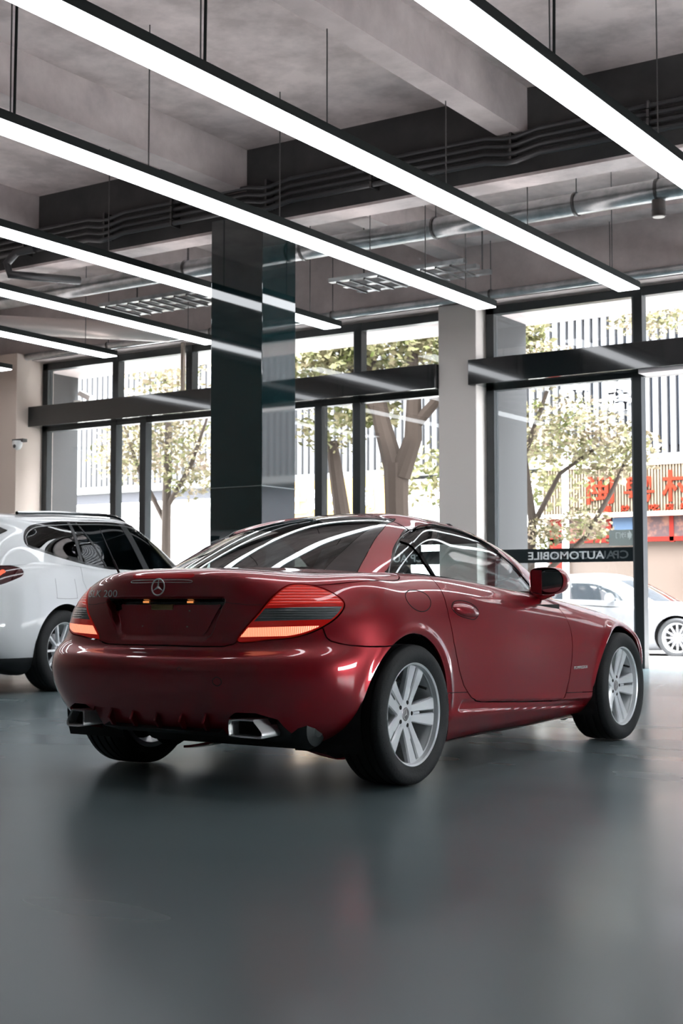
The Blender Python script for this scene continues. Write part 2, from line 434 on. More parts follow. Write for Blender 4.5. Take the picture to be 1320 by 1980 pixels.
# windows: one unit per bay with frame, mullions, glass (transom above, door height below)
def window_bay(n, x0, x1, tops, lows, zt=4.60, glass_low=None, door_frames=()):
    w = MB().box(x0, x0+.11, 15.86, 15.98, 0, zt).box(x1-.11, x1, 15.86, 15.98, 0, zt).box(x0, x1, 15.86, 15.98, zt-.11, zt).box(x0, x1, 15.86, 15.98, 3.5, 3.56)
    w.box(x0, min(x1, x1 if n > 1 else -6.2), 15.86, 15.98, 0, .04)
    root = w.build('window_%d' % n, FRAME); struct(root)
    def mul(x, z0, z1, wd=.11):
        MB().box(x-wd/2, x+wd/2, 15.85, 15.99, z0, z1).build('mullion', FRAME, root)
        MB().box(x-wd/2-.028, x-wd/2, 15.87, 15.97, z0, z1).build('mullion_edge', FRAME_IN, root)
    for x in tops: mul(x, 3.8, zt)
    for x in lows: mul(x, 0, 3.55)
    xs = [x0+.11]+list(tops)+[x1-.11]
    for a, b_ in zip(xs[:-1], xs[1:]): MB().box(a, b_, 15.915, 15.925, 3.8, zt-.11).build('glass_pane', GLASS, root)
    for a, b_ in (glass_low or []): MB().box(a, b_, 15.915, 15.927, .06, 3.5).build('glass_pane', GLASS, root)
    return root
W1 = window_bay(1, -8.26, -.4, [-6.2, -3.0], [-6.22, -3.0], glass_low=[(-8.15, -6.28), (-2.9, -.5)])
struct(MB().box(-.4, XR, 15.8, 16.1, 0, 4.65).build('trim_25', DARKWALL))  # unseen dark wall added to keep window reflections off the coupe's door
W2 = window_bay(2, -16.25, -8.83, [-14.67, -13.2, -10.22], [-14.7, -14.1, -10.87, -10.24], glass_low=[(-16.1, -14.75), (-14.65, -14.15), (-14.05, -10.95), (-10.8, -10.3), (-10.2, -8.9)])
W_ADDED = struct(MB().box(XR+.05, XR+.13, 5.0, 9.5, .9, .98).box(XR+.05, XR+.13, 5.0, 9.5, 1.82, 1.9).box(XR+.05, XR+.13, 5.0, 5.08, .9, 1.9).box(XR+.05, XR+.13, 9.42, 9.5, .9, 1.9).box(XR+.05, XR+.13, 7.2, 7.28, .9, 1.9).build('window_3', FRAME))  # unseen window added to light the coupe's flank and wheels
MB().box(XR+.085, XR+.095, 5.08, 9.42, .98, 1.82).build('glass_pane', GLASS, W_ADDED)
# glossy fascia boxes that hide the door gear
for k, (a, b_) in enumerate(((-8.36, 5.0), (-12.55, -8.84), (-16.8, -12.55))):
    struct(MB().box(a, b_, 15.55, 15.88, 3.55, 3.87).build('trim_%d' % (k+17), BAND, bevel=.004))
struct(MB().box(-6.1, 5.0, 15.6, 15.86, 3.50, 3.55).build('trim_20', mat('light_edge_strip', (.6, .55, .55), .4)))
# hanging vertical post over the left bay (bare metal)
MB().box(-13.24, -13.19, 15.7, 15.75, 3.87, 4.66).build('window_post', mat('bronze_post', (.35, .3, .26), .35, metal=.7), W2)
# safety band with mirrored lettering on the sliding pane, to be read from the street
sb = MB().box(-8.15, -6.25, 15.895, 15.905, 1.28, 1.455).build('safety_band', mat('band_film', (.010, .016, .019), .25), W1)
LW = mat('white_letters', (.85, .86, .87), .5); LG = mat('grey_letters', (.10, .115, .12), .5)
for x, m_, y_, sz in ((-7.19, LW, 15.890, 1.0), (-7.05, LG, 15.892, 1.0)):
    lettering('band_letters', 'AUTOMOBILE', .15, m_, (x, y_, 1.367), (math.pi/2, 0, math.pi), .002, sb, bold=.002, fit=(1.02, .098))
lettering('band_letters', 'CP', .15, LG, (-6.47, 15.891, 1.367), (math.pi/2, 0, math.pi), .002, sb, bold=.002, fit=(.2, .098))
lettering('band_letters', 'E', .15, LW, (-8.11, 15.891, 1.367), (math.pi/2, 0, math.pi), .002, sb, bold=.002, fit=(.075, .1))
# a second open pane behind it, with its own band further left (seen through the red coupe's side windows)
sb2 = MB().box(-10.15, -8.86, 15.895, 15.905, 1.28, 1.455).build('safety_band', MATS['band_film'], W2)
lettering('band_letters', 'CP AUTOMO', .15, LW, (-9.7, 15.89, 1.367), (math.pi/2, 0, math.pi), .002, sb2, bold=.002, fit=(.95, .1))
st = MB().box(-6.62, -6.29, 15.90, 15.91, 1.475, 1.665).build('door_sticker', mat('sticker_film', (.42, .47, .45), .4), W1)
lettering('sticker_letters', '自动门', .09, mat('sticker_white', (.85, .9, .88), .5), (-6.43, 15.895, 1.60), (math.pi/2, 0, math.pi), .002, st, bold=.001, fit=(.2, .075))
MB().prism([(-6.32,1.60),(-6.36,1.66),(-6.36,1.625),(-6.38,1.625),(-6.38,1.575),(-6.36,1.575),(-6.36,1.54)], 15.893, 15.898).build('sticker_arrow', MATS['sticker_white'], st)

# ------------------------------------------------------------ suspended light strips
STRIPX = [(-1.85, 'rightmost strip, mostly outside the picture'), (-3.87,), (-5.85,), (-7.65,), (-9.87,), (-11.85,), (-13.72,), (-15.86,)]
LABELS = ['long white light strip hanging nearest the right edge of the ceiling',
 'long white light strip crossing the upper right corner of the ceiling',
 'long white light strip ending above the right doorway mullion',
 'long white light strip ending above the white column',
 'long white light strip reflected in the black pillar',
 'long white light strip ending just left of the black pillar',
 'short looking light strip ending above the left window transom',
 'light strip end above the dome camera in the left corner']
HOUS = mat('strip_housing', (.006, .009, .009), .6, spec=.2); DIFF = emis('strip_diffuser', (.93, .96, 1.0), 5.5)
ADDED_GLOW = emis('added_ceiling_glow', (1, .93, .92), 1.5)  # unseen upward glow added above each strip to brighten the ceiling
WIRE = mat('steel_wire', (.12, .12, .12), .4, metal=.8)
WIREY = {-5.85: (7.12, 8.64, 10.5, 12.12, 14.23), -7.65: (7.1, 8.64, 10.5, 12.1, 13.25, 14.19), -3.87: (8.38, 10.38, 12.3, 14.2), -9.87: (8.6, 10.54, 12.3, 14.2)}
def light_strip(x, label, y0=5.2, y1=14.72, z=4.30, w=.25):
    root = empty('light_strip', (x, (y0+y1)/2, z), 0, label, 'ceiling light', 'suspended light strips under the ceiling')
    L = (y1-y0)/2
    MB().box(-w/2-.006, w/2+.006, -L, L, .012, .085).build('housing', HOUS, root)
    MB().box(-w/2, w/2, -L+.01, L-.01, 0, .02).build('diffuser', DIFF, root)
    MB().box(-w/2+.03, w/2-.03, -L+.05, L-.05, .083, .088).build('added_uplight', ADDED_GLOW, root)
    for yw in WIREY.get(x, (7.1, 10.5, 14.2)):
        yy = yw-(y0+y1)/2
        MB().cyl((0, yy, .085), (0, yy, ZC-z), .006, 6).build('hanging_wire', WIRE, root)
        MB().box(-.03, .03, yy-.02, yy+.02, .085, .1).build('wire_clip', HOUS, root)
    yy = WIREY.get(x, (7.1,))[0]-(y0+y1)/2; MB().cyl((.02, yy+.02, .085), (.035, yy+.02, ZC-z), .011, 6).build('power_cable', HOUS, root)
    return root
for (x, *_), lb in zip(STRIPX, LABELS): light_strip(x, lb, 4.6 if x > -8 else 6.6)

# ------------------------------------------------------------ services under the ceiling
def pipe_along(name, pts, r, m, label, cat, group=None, clamps=(), n=14):
    root = MB().tube(pts, r, n).build(name, m); tag(root, label, cat, group)
    for x in clamps:
        y, z = pts[0][1], pts[0][2]
        MB().lathe([(r+.012, -.015), (r+.012, .015)], 20, 'x', (x, y, z)).build('pipe_clamp', WIRE, root)
        MB().cyl((x, y, z+r), (x, y, ZC-.005 if y > 12 else z+.3), .006, 6).build('clamp_rod', WIRE, root)
    return root
def kink(y, z, xs, dz=.05):
    pts = [(XL, y, z)]
    for x in xs: pts += [(x-.28, y, z), (x-.05, y-.03, z-dz), (x+.05, y-.03, z-dz), (x+.28, y, z)]
    return pts+[(XR, y, z)]
nm = ['topmost', 'second', 'third', 'lowest']
for k in range(4):
    root = MB().tube(kink(11.60-.005*k, 5.20-.078*k, (-10.9, -8.6, -5.75, -2.4)), .024+.004*(k == 3), 10).build('conduit', CONDUIT)
    tag(root, '%s grey cable conduit clamped along the dark main beam' % nm[k], 'pipe', 'conduits along the main beam')
    for x in (-12.2, -10.9, -9.9, -8.6, -7.3, -5.75, -4.4): MB().box(x-.012, x+.012, 11.55, 11.70, 5.165-.078*k-.0, 5.172-.078*k+.06).build('conduit_clip', WIRE, root)
pipe_along('ventilation_duct', [(-15.2, 13.4, 4.98), (XR, 13.4, 4.98)], .115, GALV, 'thick silver ventilation duct hanging across the rear ceiling bay', 'duct', None, (-11.2, -9.4, -7.6, -5.9, -5.0, -3.2), 24)
pipe_along('water_pipe', [(XL+.02, 15.5, 4.66), (XR-.02, 15.5, 4.66)], .055, GALV, 'slim silver pipe running just above the window frames', 'pipe', None, (-14.5, -12.5, -10.4, -8.0, -6.4, -4.6), 16)
pipe_along('ventilation_duct', [(-15.8, 12.3, 4.72), (-15.2, 13.2, 4.72), (-13.2, 15.4, 4.70)], .13, mat('pale_duct', (.62, .55, .52), .4, metal=.4), 'pale insulated duct slanting towards the left windows', 'duct', None, (), 20)
c = MB().tube([(-12.0, 11.55, 4.97), (-12.25, 11.5, 4.95), (-12.36, 11.45, 4.82), (-12.30, 11.45, 4.68), (-12.1, 11.6, 4.66), (-11.9, 12.2, 4.70)], .05, 12).build('elbow_pipe', CONDUIT)
tag(c, 'bent grey pipe elbow wrapping under the main beam', 'pipe')
sp = MB().cyl((0, 0, 0), (0, 0, -.17), .07, 24).build('ceiling_spotlight', mat('spot_body', (.10, .085, .08), .45), None, (-5.0, 13.4, 4.88)); tag(sp, 'small round spotlight under the silver duct', 'spotlight')
MB().cyl((0, 0, -.171), (0, 0, -.176), .06, 24).build('lens', mat('spot_lens', (.6, .57, .54), .3), sp)
MB().lathe([(.073, -.10), (.073, -.115)], 24, 'z').build('ring', WIRE, sp)
# wide cable tray with rungs, seen from below left of and behind the pillar
def cable_tray(x, y, label, L=1.9):
    root = empty('cable_tray', (x, y, 4.75), 0, label, 'cable tray', 'steel trays in the rear ceiling bay')
    for s_ in (-.32, 0, .32): MB().box(-L/2, L/2, s_-.045, s_+.045, 0, .05).build('rail', GALV, root)
    for k in range(9): MB().box(-L/2+.1+k*L/9.5, -L/2+.13+k*L/9.5, -.34, .34, -.02, .0).build('rung', WIRE, root)
    for sx in (-L/2+.1, L/2-.1): MB().cyl((sx, .3, .05), (sx, .3, ZC-4.75), .01, 6).build('tray_rod', WIRE, root)
    return root
cable_tray(-8.6, 14.5, 'steel cable tray behind the black pillar, right of it')
cable_tray(-12.0, 14.0, 'steel cable tray left of the black pillar')
# second-bay ceiling ledge
struct(MB().box(-8.45, XR, 15.2, 15.62, 5.35, 5.5).build('trim_21', CONC))
# dome camera in the left corner
dc = empty('dome_camera', (-16.12, 15.27, 3.27), 0, 'white dome security camera on the left corner column', 'security camera')
MB().box(-.12, .12, -.06, .03, .0, .05).build('bracket', mat('camera_dark', (.05, .045, .045), .4), dc)
MB().lathe([(0, .0), (.075, .0), (.08, -.05), (.07, -.09), (.045, -.13), (0, -.15)], 24, 'z', (0, -.06, .02)).build('dome', mat('camera_white', (.75, .74, .73), .3), dc)
MB().lathe([(0, -.005), (.03, -.0), (.03, .01)], 16, 'y', (.01, -.135, -.07)).build('lens', MATS['camera_dark'], dc)
# ------------------------------------------------------------ the street outside
PAVE = mat('pavement', (.55, .53, .50), .8, bump=(20, .1)); ROAD = mat('road', (.5,.5,.5), .85)
struct(MB().box(-45, 25, YW+.15, 19.9, STREET-.1, -.02).build('pavement', PAVE))
struct(MB().box(-45, 25, 19.9, 27.0, STREET-.2, STREET).build('road', ROAD))
struct(MB().box(-45, 25, 27.0, 30.4, STREET-.2, -.02).build('far_pavement', PAVE))
struct(MB().box(XL-2, XR+.3, 16.15, 17.4, 4.62, 5.9).build('trim_22', mat('soffit', (.5, .44, .435), .8)))
struct(MB().box(-8.9, -8.39, 16.1, 17.3, -.05, 4.7).build('trim_23', mat('grey_pier', (.05,.05,.051), .7)))
struct(MB().box(-17.6, -16.87, 16.1, 17.3, -.05, 4.7).build('trim_24', MATS['grey_pier']))
cc = empty('bullet_camera', (-16.9, 17.2, 4.2), 0, 'white bullet security camera outside the left transom window', 'security camera')
CW = mat('camera_white', (.75, .74, .73), .3)
MB().box(-.09, .02, -.06, .06, -.15, .1).build('junction_box', CW, cc)
MB().cyl((0, 0, 0), (.2, 0, .0), .018, 10).build('arm', CW, cc)
MB().prism([(.15, .1), (.42, -.02), (.45, .06), (.2, .17)], -.05, .05).build('camera_body', CW, cc)
MB().tube([(-.04, 0, .1), (-.1, 0, .3), (-.3, 0, .55)], .016, 8).build('cable', CW, cc)

# building across the street: shopfront storey, slatted upper storeys
YF = 30.0
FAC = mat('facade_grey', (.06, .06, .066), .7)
bd = empty('shop_building', (-15, YF+1, 0), 0, 'pale building across the street with vertical slats above its shops', 'building')
def inb(mb, name, m):
    o = mb.build(name, m, bd); o.matrix_parent_inverse = Matrix.Translation((15, -YF-1, 0)); return o
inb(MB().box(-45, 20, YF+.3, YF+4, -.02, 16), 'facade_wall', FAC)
sl = MB()
x = -45
random.seed(5)
while x < 20:
    sl.box(x, x+.12, YF-.05, YF+.06, 4.05, 15.5); x += .205
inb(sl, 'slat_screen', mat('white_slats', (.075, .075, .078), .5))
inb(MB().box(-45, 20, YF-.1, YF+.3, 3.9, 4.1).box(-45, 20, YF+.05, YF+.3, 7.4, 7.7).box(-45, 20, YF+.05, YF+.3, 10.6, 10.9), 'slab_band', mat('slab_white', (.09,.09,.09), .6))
for x0, x1, z0, z1 in ((-13.2, -9.9, 4.3, 6.9), (-26, -21.5, 4.5, 7.2), (-20.5, -18.6, 4.8, 7.0), (-9.2, -6, 4.3, 7.0)):
    inb(MB().box(x0, x1, YF+.15, YF+.28, z0, z1), 'dark_window', mat('shade_window', (.03,.035,.045), .15))
for x0, x1, c_, nmz in ((-24, -17.9, (.06,.053,.047), 'shop_window'), (-14.0, -5.0, (.055,.043,.036), 'shop_window')):
    inb(MB().box(x0, x1, YF+.1, YF+.28, .4, 2.15), nmz, mat('shop_glass_%d' % int(-x0), c_, .15))
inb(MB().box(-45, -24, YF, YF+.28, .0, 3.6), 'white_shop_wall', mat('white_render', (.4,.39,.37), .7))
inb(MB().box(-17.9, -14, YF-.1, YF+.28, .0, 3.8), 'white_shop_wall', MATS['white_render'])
# red framed food photos under the slatted sign
RED = mat('sign_red', (.07,.006,.004), .5); PHO = mat('food_photo', (.03,.02,.02), .4, noise=(5, (.07,.035,.026), .45, .6, (1, 1, 1)))
inb(MB().box(-13.9, -6.0, YF-.15, YF-.02, 2.12, 2.22).box(-13.9, -6, YF-.15, YF-.02, 2.68, 2.76).box(-13.9, -13.55, YF-.15, YF-.02, .5, 2.7).box(-12.5, -12.38, YF-.15, YF-.02, 2.1, 2.7).box(-11.0, -10.9, YF-.15, YF-.02, 2.1, 2.7), 'red_frame', RED)
for a, b_ in ((-13.5, -12.5), (-11.85, -11.0), (-10.9, -9.9)): inb(MB().box(a, b_, YF-.13, YF-.05, 2.22, 2.68), 'food_photo', PHO)
inb(MB().box(-12.35, -11.87, YF-.13, YF-.05, 2.2, 2.7), 'dark_window', mat('blue_window', (.03,.045,.07), .2))
inb(MB().box(-10.6, -9.6, YF-.12, YF-.04, 1.05, 1.62), 'poster', mat('pale_red_poster', (.085,.03,.022), .6))
lettering('poster_letters', '小炒', .4, mat('poster_white', (.9, .85, .8), .6), (-10.3, YF-.14, 1.35), (math.pi/2, 0, 0), .02, None, fit=(.5, .4))
bpy.data.objects['poster_letters'].parent = bd; bpy.data.objects['poster_letters'].matrix_parent_inverse = Matrix.Translation((15, -YF-1, 0))
# signs
BEI = mat('beige_slats', (.085,.066,.048), .7); BEI2 = mat('beige_gap', (.045,.028,.018), .8)
s1 = MB().box(-13.98, -6, YF-.3, YF-.12, 2.72, 3.86).build('restaurant_sign', BEI2); tag(s1, 'beige slatted restaurant sign with large red characters', 'sign')
q = MB(); x = -13.98
while x < -6: q.box(x, x+.035, YF-.36, YF-.3, 2.76, 3.82); x += .07
q.build('slats', BEI, s1)
MB().box(-13.98, -6, YF-.4, YF-.3, 2.68, 2.78).box(-13.98, -6, YF-.4, YF-.3, 3.82, 3.9).build('sign_border', mat('sign_border', (.3,.25,.2), .6), s1)
RC = mat('sign_characters_red', (.08,.008,.003), .5)
for ch, x0, x1, z0, z1 in (('闽', -12.85, -12.2, 2.98, 3.64), ('粤', -11.95, -11.25, 2.98, 3.62), ('村', -11.05, -10.35, 2.98, 3.68), ('湘', -9.9, -9.2, 2.98, 3.64),
                        ('重', -12.47, -12.25, 2.80, 2.94), ('炒', -12.03, -11.83, 2.80, 2.94), ('小', -11.74, -11.6, 2.80, 2.94), ('吃', -11.37, -11.12, 2.80, 2.94), ('店', -11.0, -10.8, 2.80, 2.94), ('烧', -10.66, -10.42, 2.80, 2.94)):
    lettering('sign_character', ch, 1, RC, ((x0+x1)/2, YF-.39, (z0+z1)/2), (math.pi/2, 0, 0), .05, s1, bold=.012, fit=(x1-x0, z1-z0))
s2 = empty('parlour_sign', (-12.7, YF-.09, 5.5), 0, 'two large white characters fixed on the slatted facade', 'sign')
WC = mat('white_character', (.9, .9, .9), .5)
for ch, x in (('棋', -.57), ('牌', .48)): lettering('sign_character', ch, 1, WC, (x, 0, 0), (math.pi/2, 0, 0), .08, s2, bold=.03, fit=(.74, .74))
s3 = MB().box(-21.6, -18.0, YF-.4, YF-.1, 2.85, 3.9).build('yellow_sign', mat('sign_yellow', (.22,.125,.04), .5)); tag(s3, 'orange yellow shop sign with white characters beside the big tree', 'sign')
for ch, x in (('土', -20.95), ('灶', -20.3), ('火', -19.68), ('锅', -18.9)): lettering('sign_character', ch, 1, WC, (x, YF-.43, 3.36), (math.pi/2, 0, 0), .05, s3, bold=.02, fit=(.55, .6))
s4 = empty('window_lettering', (-16.35, YF-.12, 3.0), 0, 'white shopfront with grey curly lettering left of the white column', 'sign')
GL = mat('grey_lettering', (.05, .052, .055), .5)
MB().tube([(.25*math.cos(a), -.02, .02+.2*math.sin(a)) for a in np.linspace(0, 2*math.pi, 25)], .06, 8).build('sign_curl', GL, s4)
MB().prism([(-.3,.62),(.05,.58),(.12,.44),(.28,.38),(.1,.24),(-.1,.22),(.0,.42),(-.22,.5)], -.05, 0).build('sign_flourish', GL, s4)
MB().prism([(-.75,-.02),(-.3,.16),(-.1,.24),(-.5,.1)], -.05, 0).build('sign_flourish', GL, s4)

# trees
BARK = mat('bark', (.04,.031,.026), .9, bump=(12, .6)); BARKP = mat('pale_bark', (.05,.04,.034), .9, bump=(12, .6))
LEAF = mat('leaf_green', (.045, .06, .013), .6, noise=(2.5, (.19, .16, .10), .35, .65, (1, 1, 1))); LEAFP = mat('leaf_pale', (.085, .10, .032), .6, noise=(2.5, (.28, .22, .17), .35, .65, (1, 1, 1)))
def tree(name, loc, trunk, clumps, label, leafm, barkm, seed, nleaf=900, size=.11, group=None):
    random.seed(seed)
    root = empty(name, loc, 0, label, 'tree', group)
    t = MB()
    for pts, r in trunk: t.tube(pts, r, 10)
    t.build('trunk', barkm, root)
    f = MB()
    for (cx, cy_, cz, rx, ry, rz, k) in clumps:
        for _ in range(int(nleaf*k)):
            d = Vector((random.gauss(0, 1), random.gauss(0, 1), random.gauss(0, 1))).normalized()*random.random()**.4
            p = Vector((cx+d.x*rx, cy_+d.y*ry, cz+d.z*rz)); a = Vector((random.gauss(0, 1), random.gauss(0, 1), random.gauss(0, .5))).normalized()
            b_ = a.orthogonal().normalized(); b_ = Matrix.Rotation(random.random()*6.28, 3, a) @ b_; s_ = size*random.uniform(.6, 1.3)
            f.add([p, p+a*s_*.5+b_*s_*.28, p+a*s_, p+a*s_*.5-b_*s_*.28], [(0, 1, 2, 3)])
    f.build('foliage', leafm, root, recalc=False)
    return root
tree('street_tree', (-11.8, 19.5, STREET), [([(0, 0, 0), (.02, 0, 1.4), (-.02, 0, 2.6), (-.02, 0, 3.2)], [.26, .21, .20, .22]),
      ([(-.02, 0, 3.0), (-.3, 0, 3.9), (-.55, .2, 4.6), (-.9, .3, 5.6)], [.19, .15, .13, .08]), ([(.05, 0, 3.0), (.30, 0, 3.6), (.32, 0, 4.4), (.15, .2, 5.4)], [.18, .15, .12, .08]),
      ([(.32, 0, 3.8), (.8, .1, 4.3), (1.4, .3, 5.0)], [.10, .08, .04]), ([(-.3, 0, 3.9), (-.9, .1, 4.8), (-1.5, .4, 5.4)], [.1, .07, .04])],
     [(-1.5, 0, 5.1, 1.1, .9, .55, .8), (.2, .3, 5.3, 1.5, 1, .7, 1.3), (1.3, .2, 4.5, .65, .6, .35, .5), (1.9, .2, 5.2, .7, .7, .6, .5), (-1.0, .8, 4.2, .6, .5, .3, .2), (0, 3.5, 3.3, 2.6, .8, .8, .9)],
     'large forked street tree between the black pillar and the white column', LEAF, BARK, 3, 2000, .15)
tree('street_tree', (-16.6, 18.9, STREET), [([(.3, 0, 0), (.35, 0, 1.5), (.36, 0, 2.8), (.3, .1, 4.0), (.1, .2, 5.2)], [.10, .09, .08, .06, .03]), ([(.36, 0, 2.3), (-.3, 0, 3.3), (-.7, 0, 4.2)], [.05, .04, .02]), ([(.36, 0, 2.6), (.9, 0, 3.3), (1.3, 0, 4.2)], [.05, .04, .02])],
     [(.2, .2, 4.3, 1.0, .7, .9, .9), (-.5, 0, 3.6, .9, .6, .6, .6), (.9, 0, 3.3, .6, .6, .6, .4), (0, .3, 5.4, 1.2, .8, .6, .6)], 'slender street tree outside the left windows', LEAFP, BARKP, 8, 1700, .11)
tree('street_tree', (-9.45, 19.6, STREET), [([(0, 0, 0), (-.02, 0, 1.4), (.03, 0, 2.2), (-.1, 0, 3.2), (.3, 0, 4.2)], [.09, .08, .07, .05, .03]), ([(.03, 0, 2.1), (.5, 0, 2.9), (1.1, .1, 3.3)], [.05, .035, .02]), ([(0, 0, 1.2), (.9, 0, 1.9), (1.35, 0, 2.6), (1.6, 0, 3.1)], [.05, .04, .035, .02])],
     [(.5, 0, 3.6, 1.1, .6, .55, .8), (1.4, .1, 3.2, .7, .5, .45, .55), (.2, 0, 4.6, .6, .5, .4, .45), (2.0, 0, 5.2, .7, .5, .35, .5), (.9, 0, 2.1, .5, .4, .3, .25), (.2, 0, 2.0, .35, .3, .3, .15)], 'thin young street tree seen through the right glass door', LEAFP, BARKP, 12, 1900, .095)
tree('street_tree', (-12.9, 19.2, STREET), [([(1.0, 0, 0), (.55, 0, 1.4), (.2, 0, 2.4), (0, 0, 3.6)], [.2, .16, .14, .1])],
     [(0, 0, 4.0, .7, .6, .7, .7)], 'leaning street tree directly behind the black pillar', LEAF, BARK, 15, 900, .12)
lp = MB().cyl((0, 0, 0), (0, 0, 3.62), .055, 14).build('lamp_post', mat('white_post', (.85, .85, .85), .5), None, (-9.5, 21, STREET)); tag(lp, 'slim white post on the pavement in front of the slatted sign', 'post')

for nm_ in ('facade_grey', 'white_slats', 'slab_white', 'shade_window', 'white_render', 'sign_red', 'food_photo', 'blue_window', 'pale_red_poster', 'beige_slats', 'beige_gap', 'sign_border',
            'sign_characters_red', 'sign_yellow', 'grey_lettering', 'bark', 'pale_bark', 'leaf_green', 'leaf_pale', 'grey_pier', 'pavement', 'road', 'shop_glass_24', 'shop_glass_14'):
    if nm_ in MATS: MATS[nm_].node_tree.nodes['Principled BSDF'].inputs['Specular IOR Level'].default_value = .04
#>>CARSURF  ------------------------------------------------------------- red coupe: body and hardtop control nets (metres; x forward, y to one side, z up)
BODY = [
 [(-.3,0,.25),(-.70,0,.262),(-.750,0,.34),(-.790,0,.455),(-.782,0,.575),(-.712,0,.618),(-.712,0,.735),(-.722,0,.85),(-.712,0,.918),(-.668,0,.955),(-.46,0,.968),(-.15,0,.982),(.2,0,.99)],
 [(-.3,0,.25),(-.69,.24,.262),(-.742,.24,.34),(-.783,.24,.456),(-.775,.24,.576),(-.706,.24,.619),(-.705,.24,.735),(-.710,.24,.85),(-.698,.24,.917),(-.655,.24,.953),(-.45,.22,.966),(-.14,.16,.981),(.2,0,.99)],
 [(-.3,0,.25),(-.665,.45,.262),(-.718,.45,.337),(-.757,.455,.458),(-.750,.45,.578),(-.683,.44,.624),(-.672,.435,.74),(-.660,.43,.845),(-.640,.42,.905),(-.595,.41,.940),(-.40,.37,.958),(-.1,.28,.977),(.22,0,.99)],
 [(-.3,0,.25),(-.58,.62,.262),(-.635,.648,.336),(-.676,.675,.459),(-.668,.67,.583),(-.618,.645,.635),(-.600,.63,.745),(-.575,.605,.838),(-.540,.58,.890),(-.495,.55,.925),(-.33,.46,.950),(-.06,.35,.974),(.24,0,.99)],
 [(-.3,0,.25),(-.44,.73,.262),(-.495,.780,.335),(-.535,.817,.46),(-.530,.812,.585),(-.50,.785,.65),(-.485,.762,.75),(-.465,.725,.828),(-.44,.69,.880),(-.41,.65,.918),(-.28,.54,.946),(-.03,.40,.972),(.25,0,.99)],
 [(-.2,0,.24),(-.30,.785,.25),(-.33,.845,.335),(-.34,.868,.46),(-.34,.872,.58),(-.34,.862,.66),(-.33,.845,.75),(-.32,.815,.825),(-.31,.782,.882),(-.295,.735,.922),(-.20,.62,.948),(.02,.42,.970),(.27,0,.99)],
 [(0,0,.21),(0,.79,.22),(0,.85,.335),(0,.882,.46),(0,.890,.58),(0,.884,.67),(0,.866,.75),(0,.842,.82),(.0,.805,.885),(.0,.755,.930),(.05,.67,.952),(.12,.42,.968),(.32,0,.985)],
 [(.42,0,.20),(.42,.80,.20),(.42,.838,.29),(.42,.852,.41),(.42,.862,.54),(.42,.864,.64),(.42,.858,.72),(.42,.842,.795),(.42,.812,.865),(.42,.765,.918),(.42,.69,.942),(.42,.42,.955),(.45,0,.96)],
 [(.95,0,.20),(.95,.80,.205),(.95,.834,.28),(.95,.845,.38),(.95,.855,.50),(.95,.858,.60),(.95,.854,.68),(.95,.840,.755),(.95,.812,.825),(.95,.765,.880),(.95,.70,.905),(.95,.42,.93),(.95,0,.94)],
 [(1.5,0,.20),(1.5,.80,.21),(1.5,.833,.285),(1.5,.842,.38),(1.5,.850,.49),(1.5,.852,.58),(1.5,.848,.65),(1.5,.833,.725),(1.5,.803,.785),(1.5,.758,.835),(1.5,.68,.862),(1.5,.42,.90),(1.5,0,.92)],
 [(2.0,0,.20),(2.0,.80,.215),(2.0,.838,.29),(2.0,.856,.39),(2.0,.868,.49),(2.0,.870,.58),(2.0,.858,.65),(2.0,.833,.71),(2.0,.797,.755),(2.0,.745,.793),(2.0,.66,.818),(2.0,.42,.842),(2.0,0,.86)],
 [(2.43,0,.20),(2.43,.79,.22),(2.43,.845,.32),(2.43,.872,.43),(2.43,.882,.53),(2.43,.877,.61),(2.43,.853,.665),(2.43,.815,.705),(2.43,.770,.732),(2.43,.715,.752),(2.40,.63,.768),(2.38,.4,.785),(2.36,0,.80)],
 [(2.75,0,.20),(2.78,.76,.21),(2.80,.81,.31),(2.81,.832,.42),(2.81,.836,.51),(2.80,.826,.575),(2.79,.80,.62),(2.77,.765,.653),(2.75,.72,.675),(2.73,.67,.692),(2.68,.58,.71),(2.60,.38,.735),(2.55,0,.75)],
 [(2.85,0,.20),(3.0,.62,.21),(3.04,.66,.30),(3.05,.68,.40),(3.05,.675,.48),(3.03,.66,.54),(3.01,.64,.58),(2.98,.61,.61),(2.95,.58,.633),(2.91,.54,.652),(2.83,.46,.674),(2.72,.32,.70),(2.62,0,.72)],
 [(2.9,0,.20),(3.15,.38,.21),(3.19,.41,.30),(3.20,.42,.40),(3.20,.41,.48),(3.18,.40,.53),(3.15,.39,.57),(3.12,.375,.60),(3.08,.36,.62),(3.03,.34,.64),(2.93,.29,.665),(2.78,.2,.69),(2.65,0,.715)],
 [(2.95,0,.20),(3.22,0,.21),(3.26,0,.30),(3.27,0,.40),(3.27,0,.48),(3.25,0,.53),(3.22,0,.57),(3.18,0,.60),(3.13,0,.62),(3.08,0,.64),(2.97,0,.665),(2.82,0,.69),(2.68,0,.71)],
]
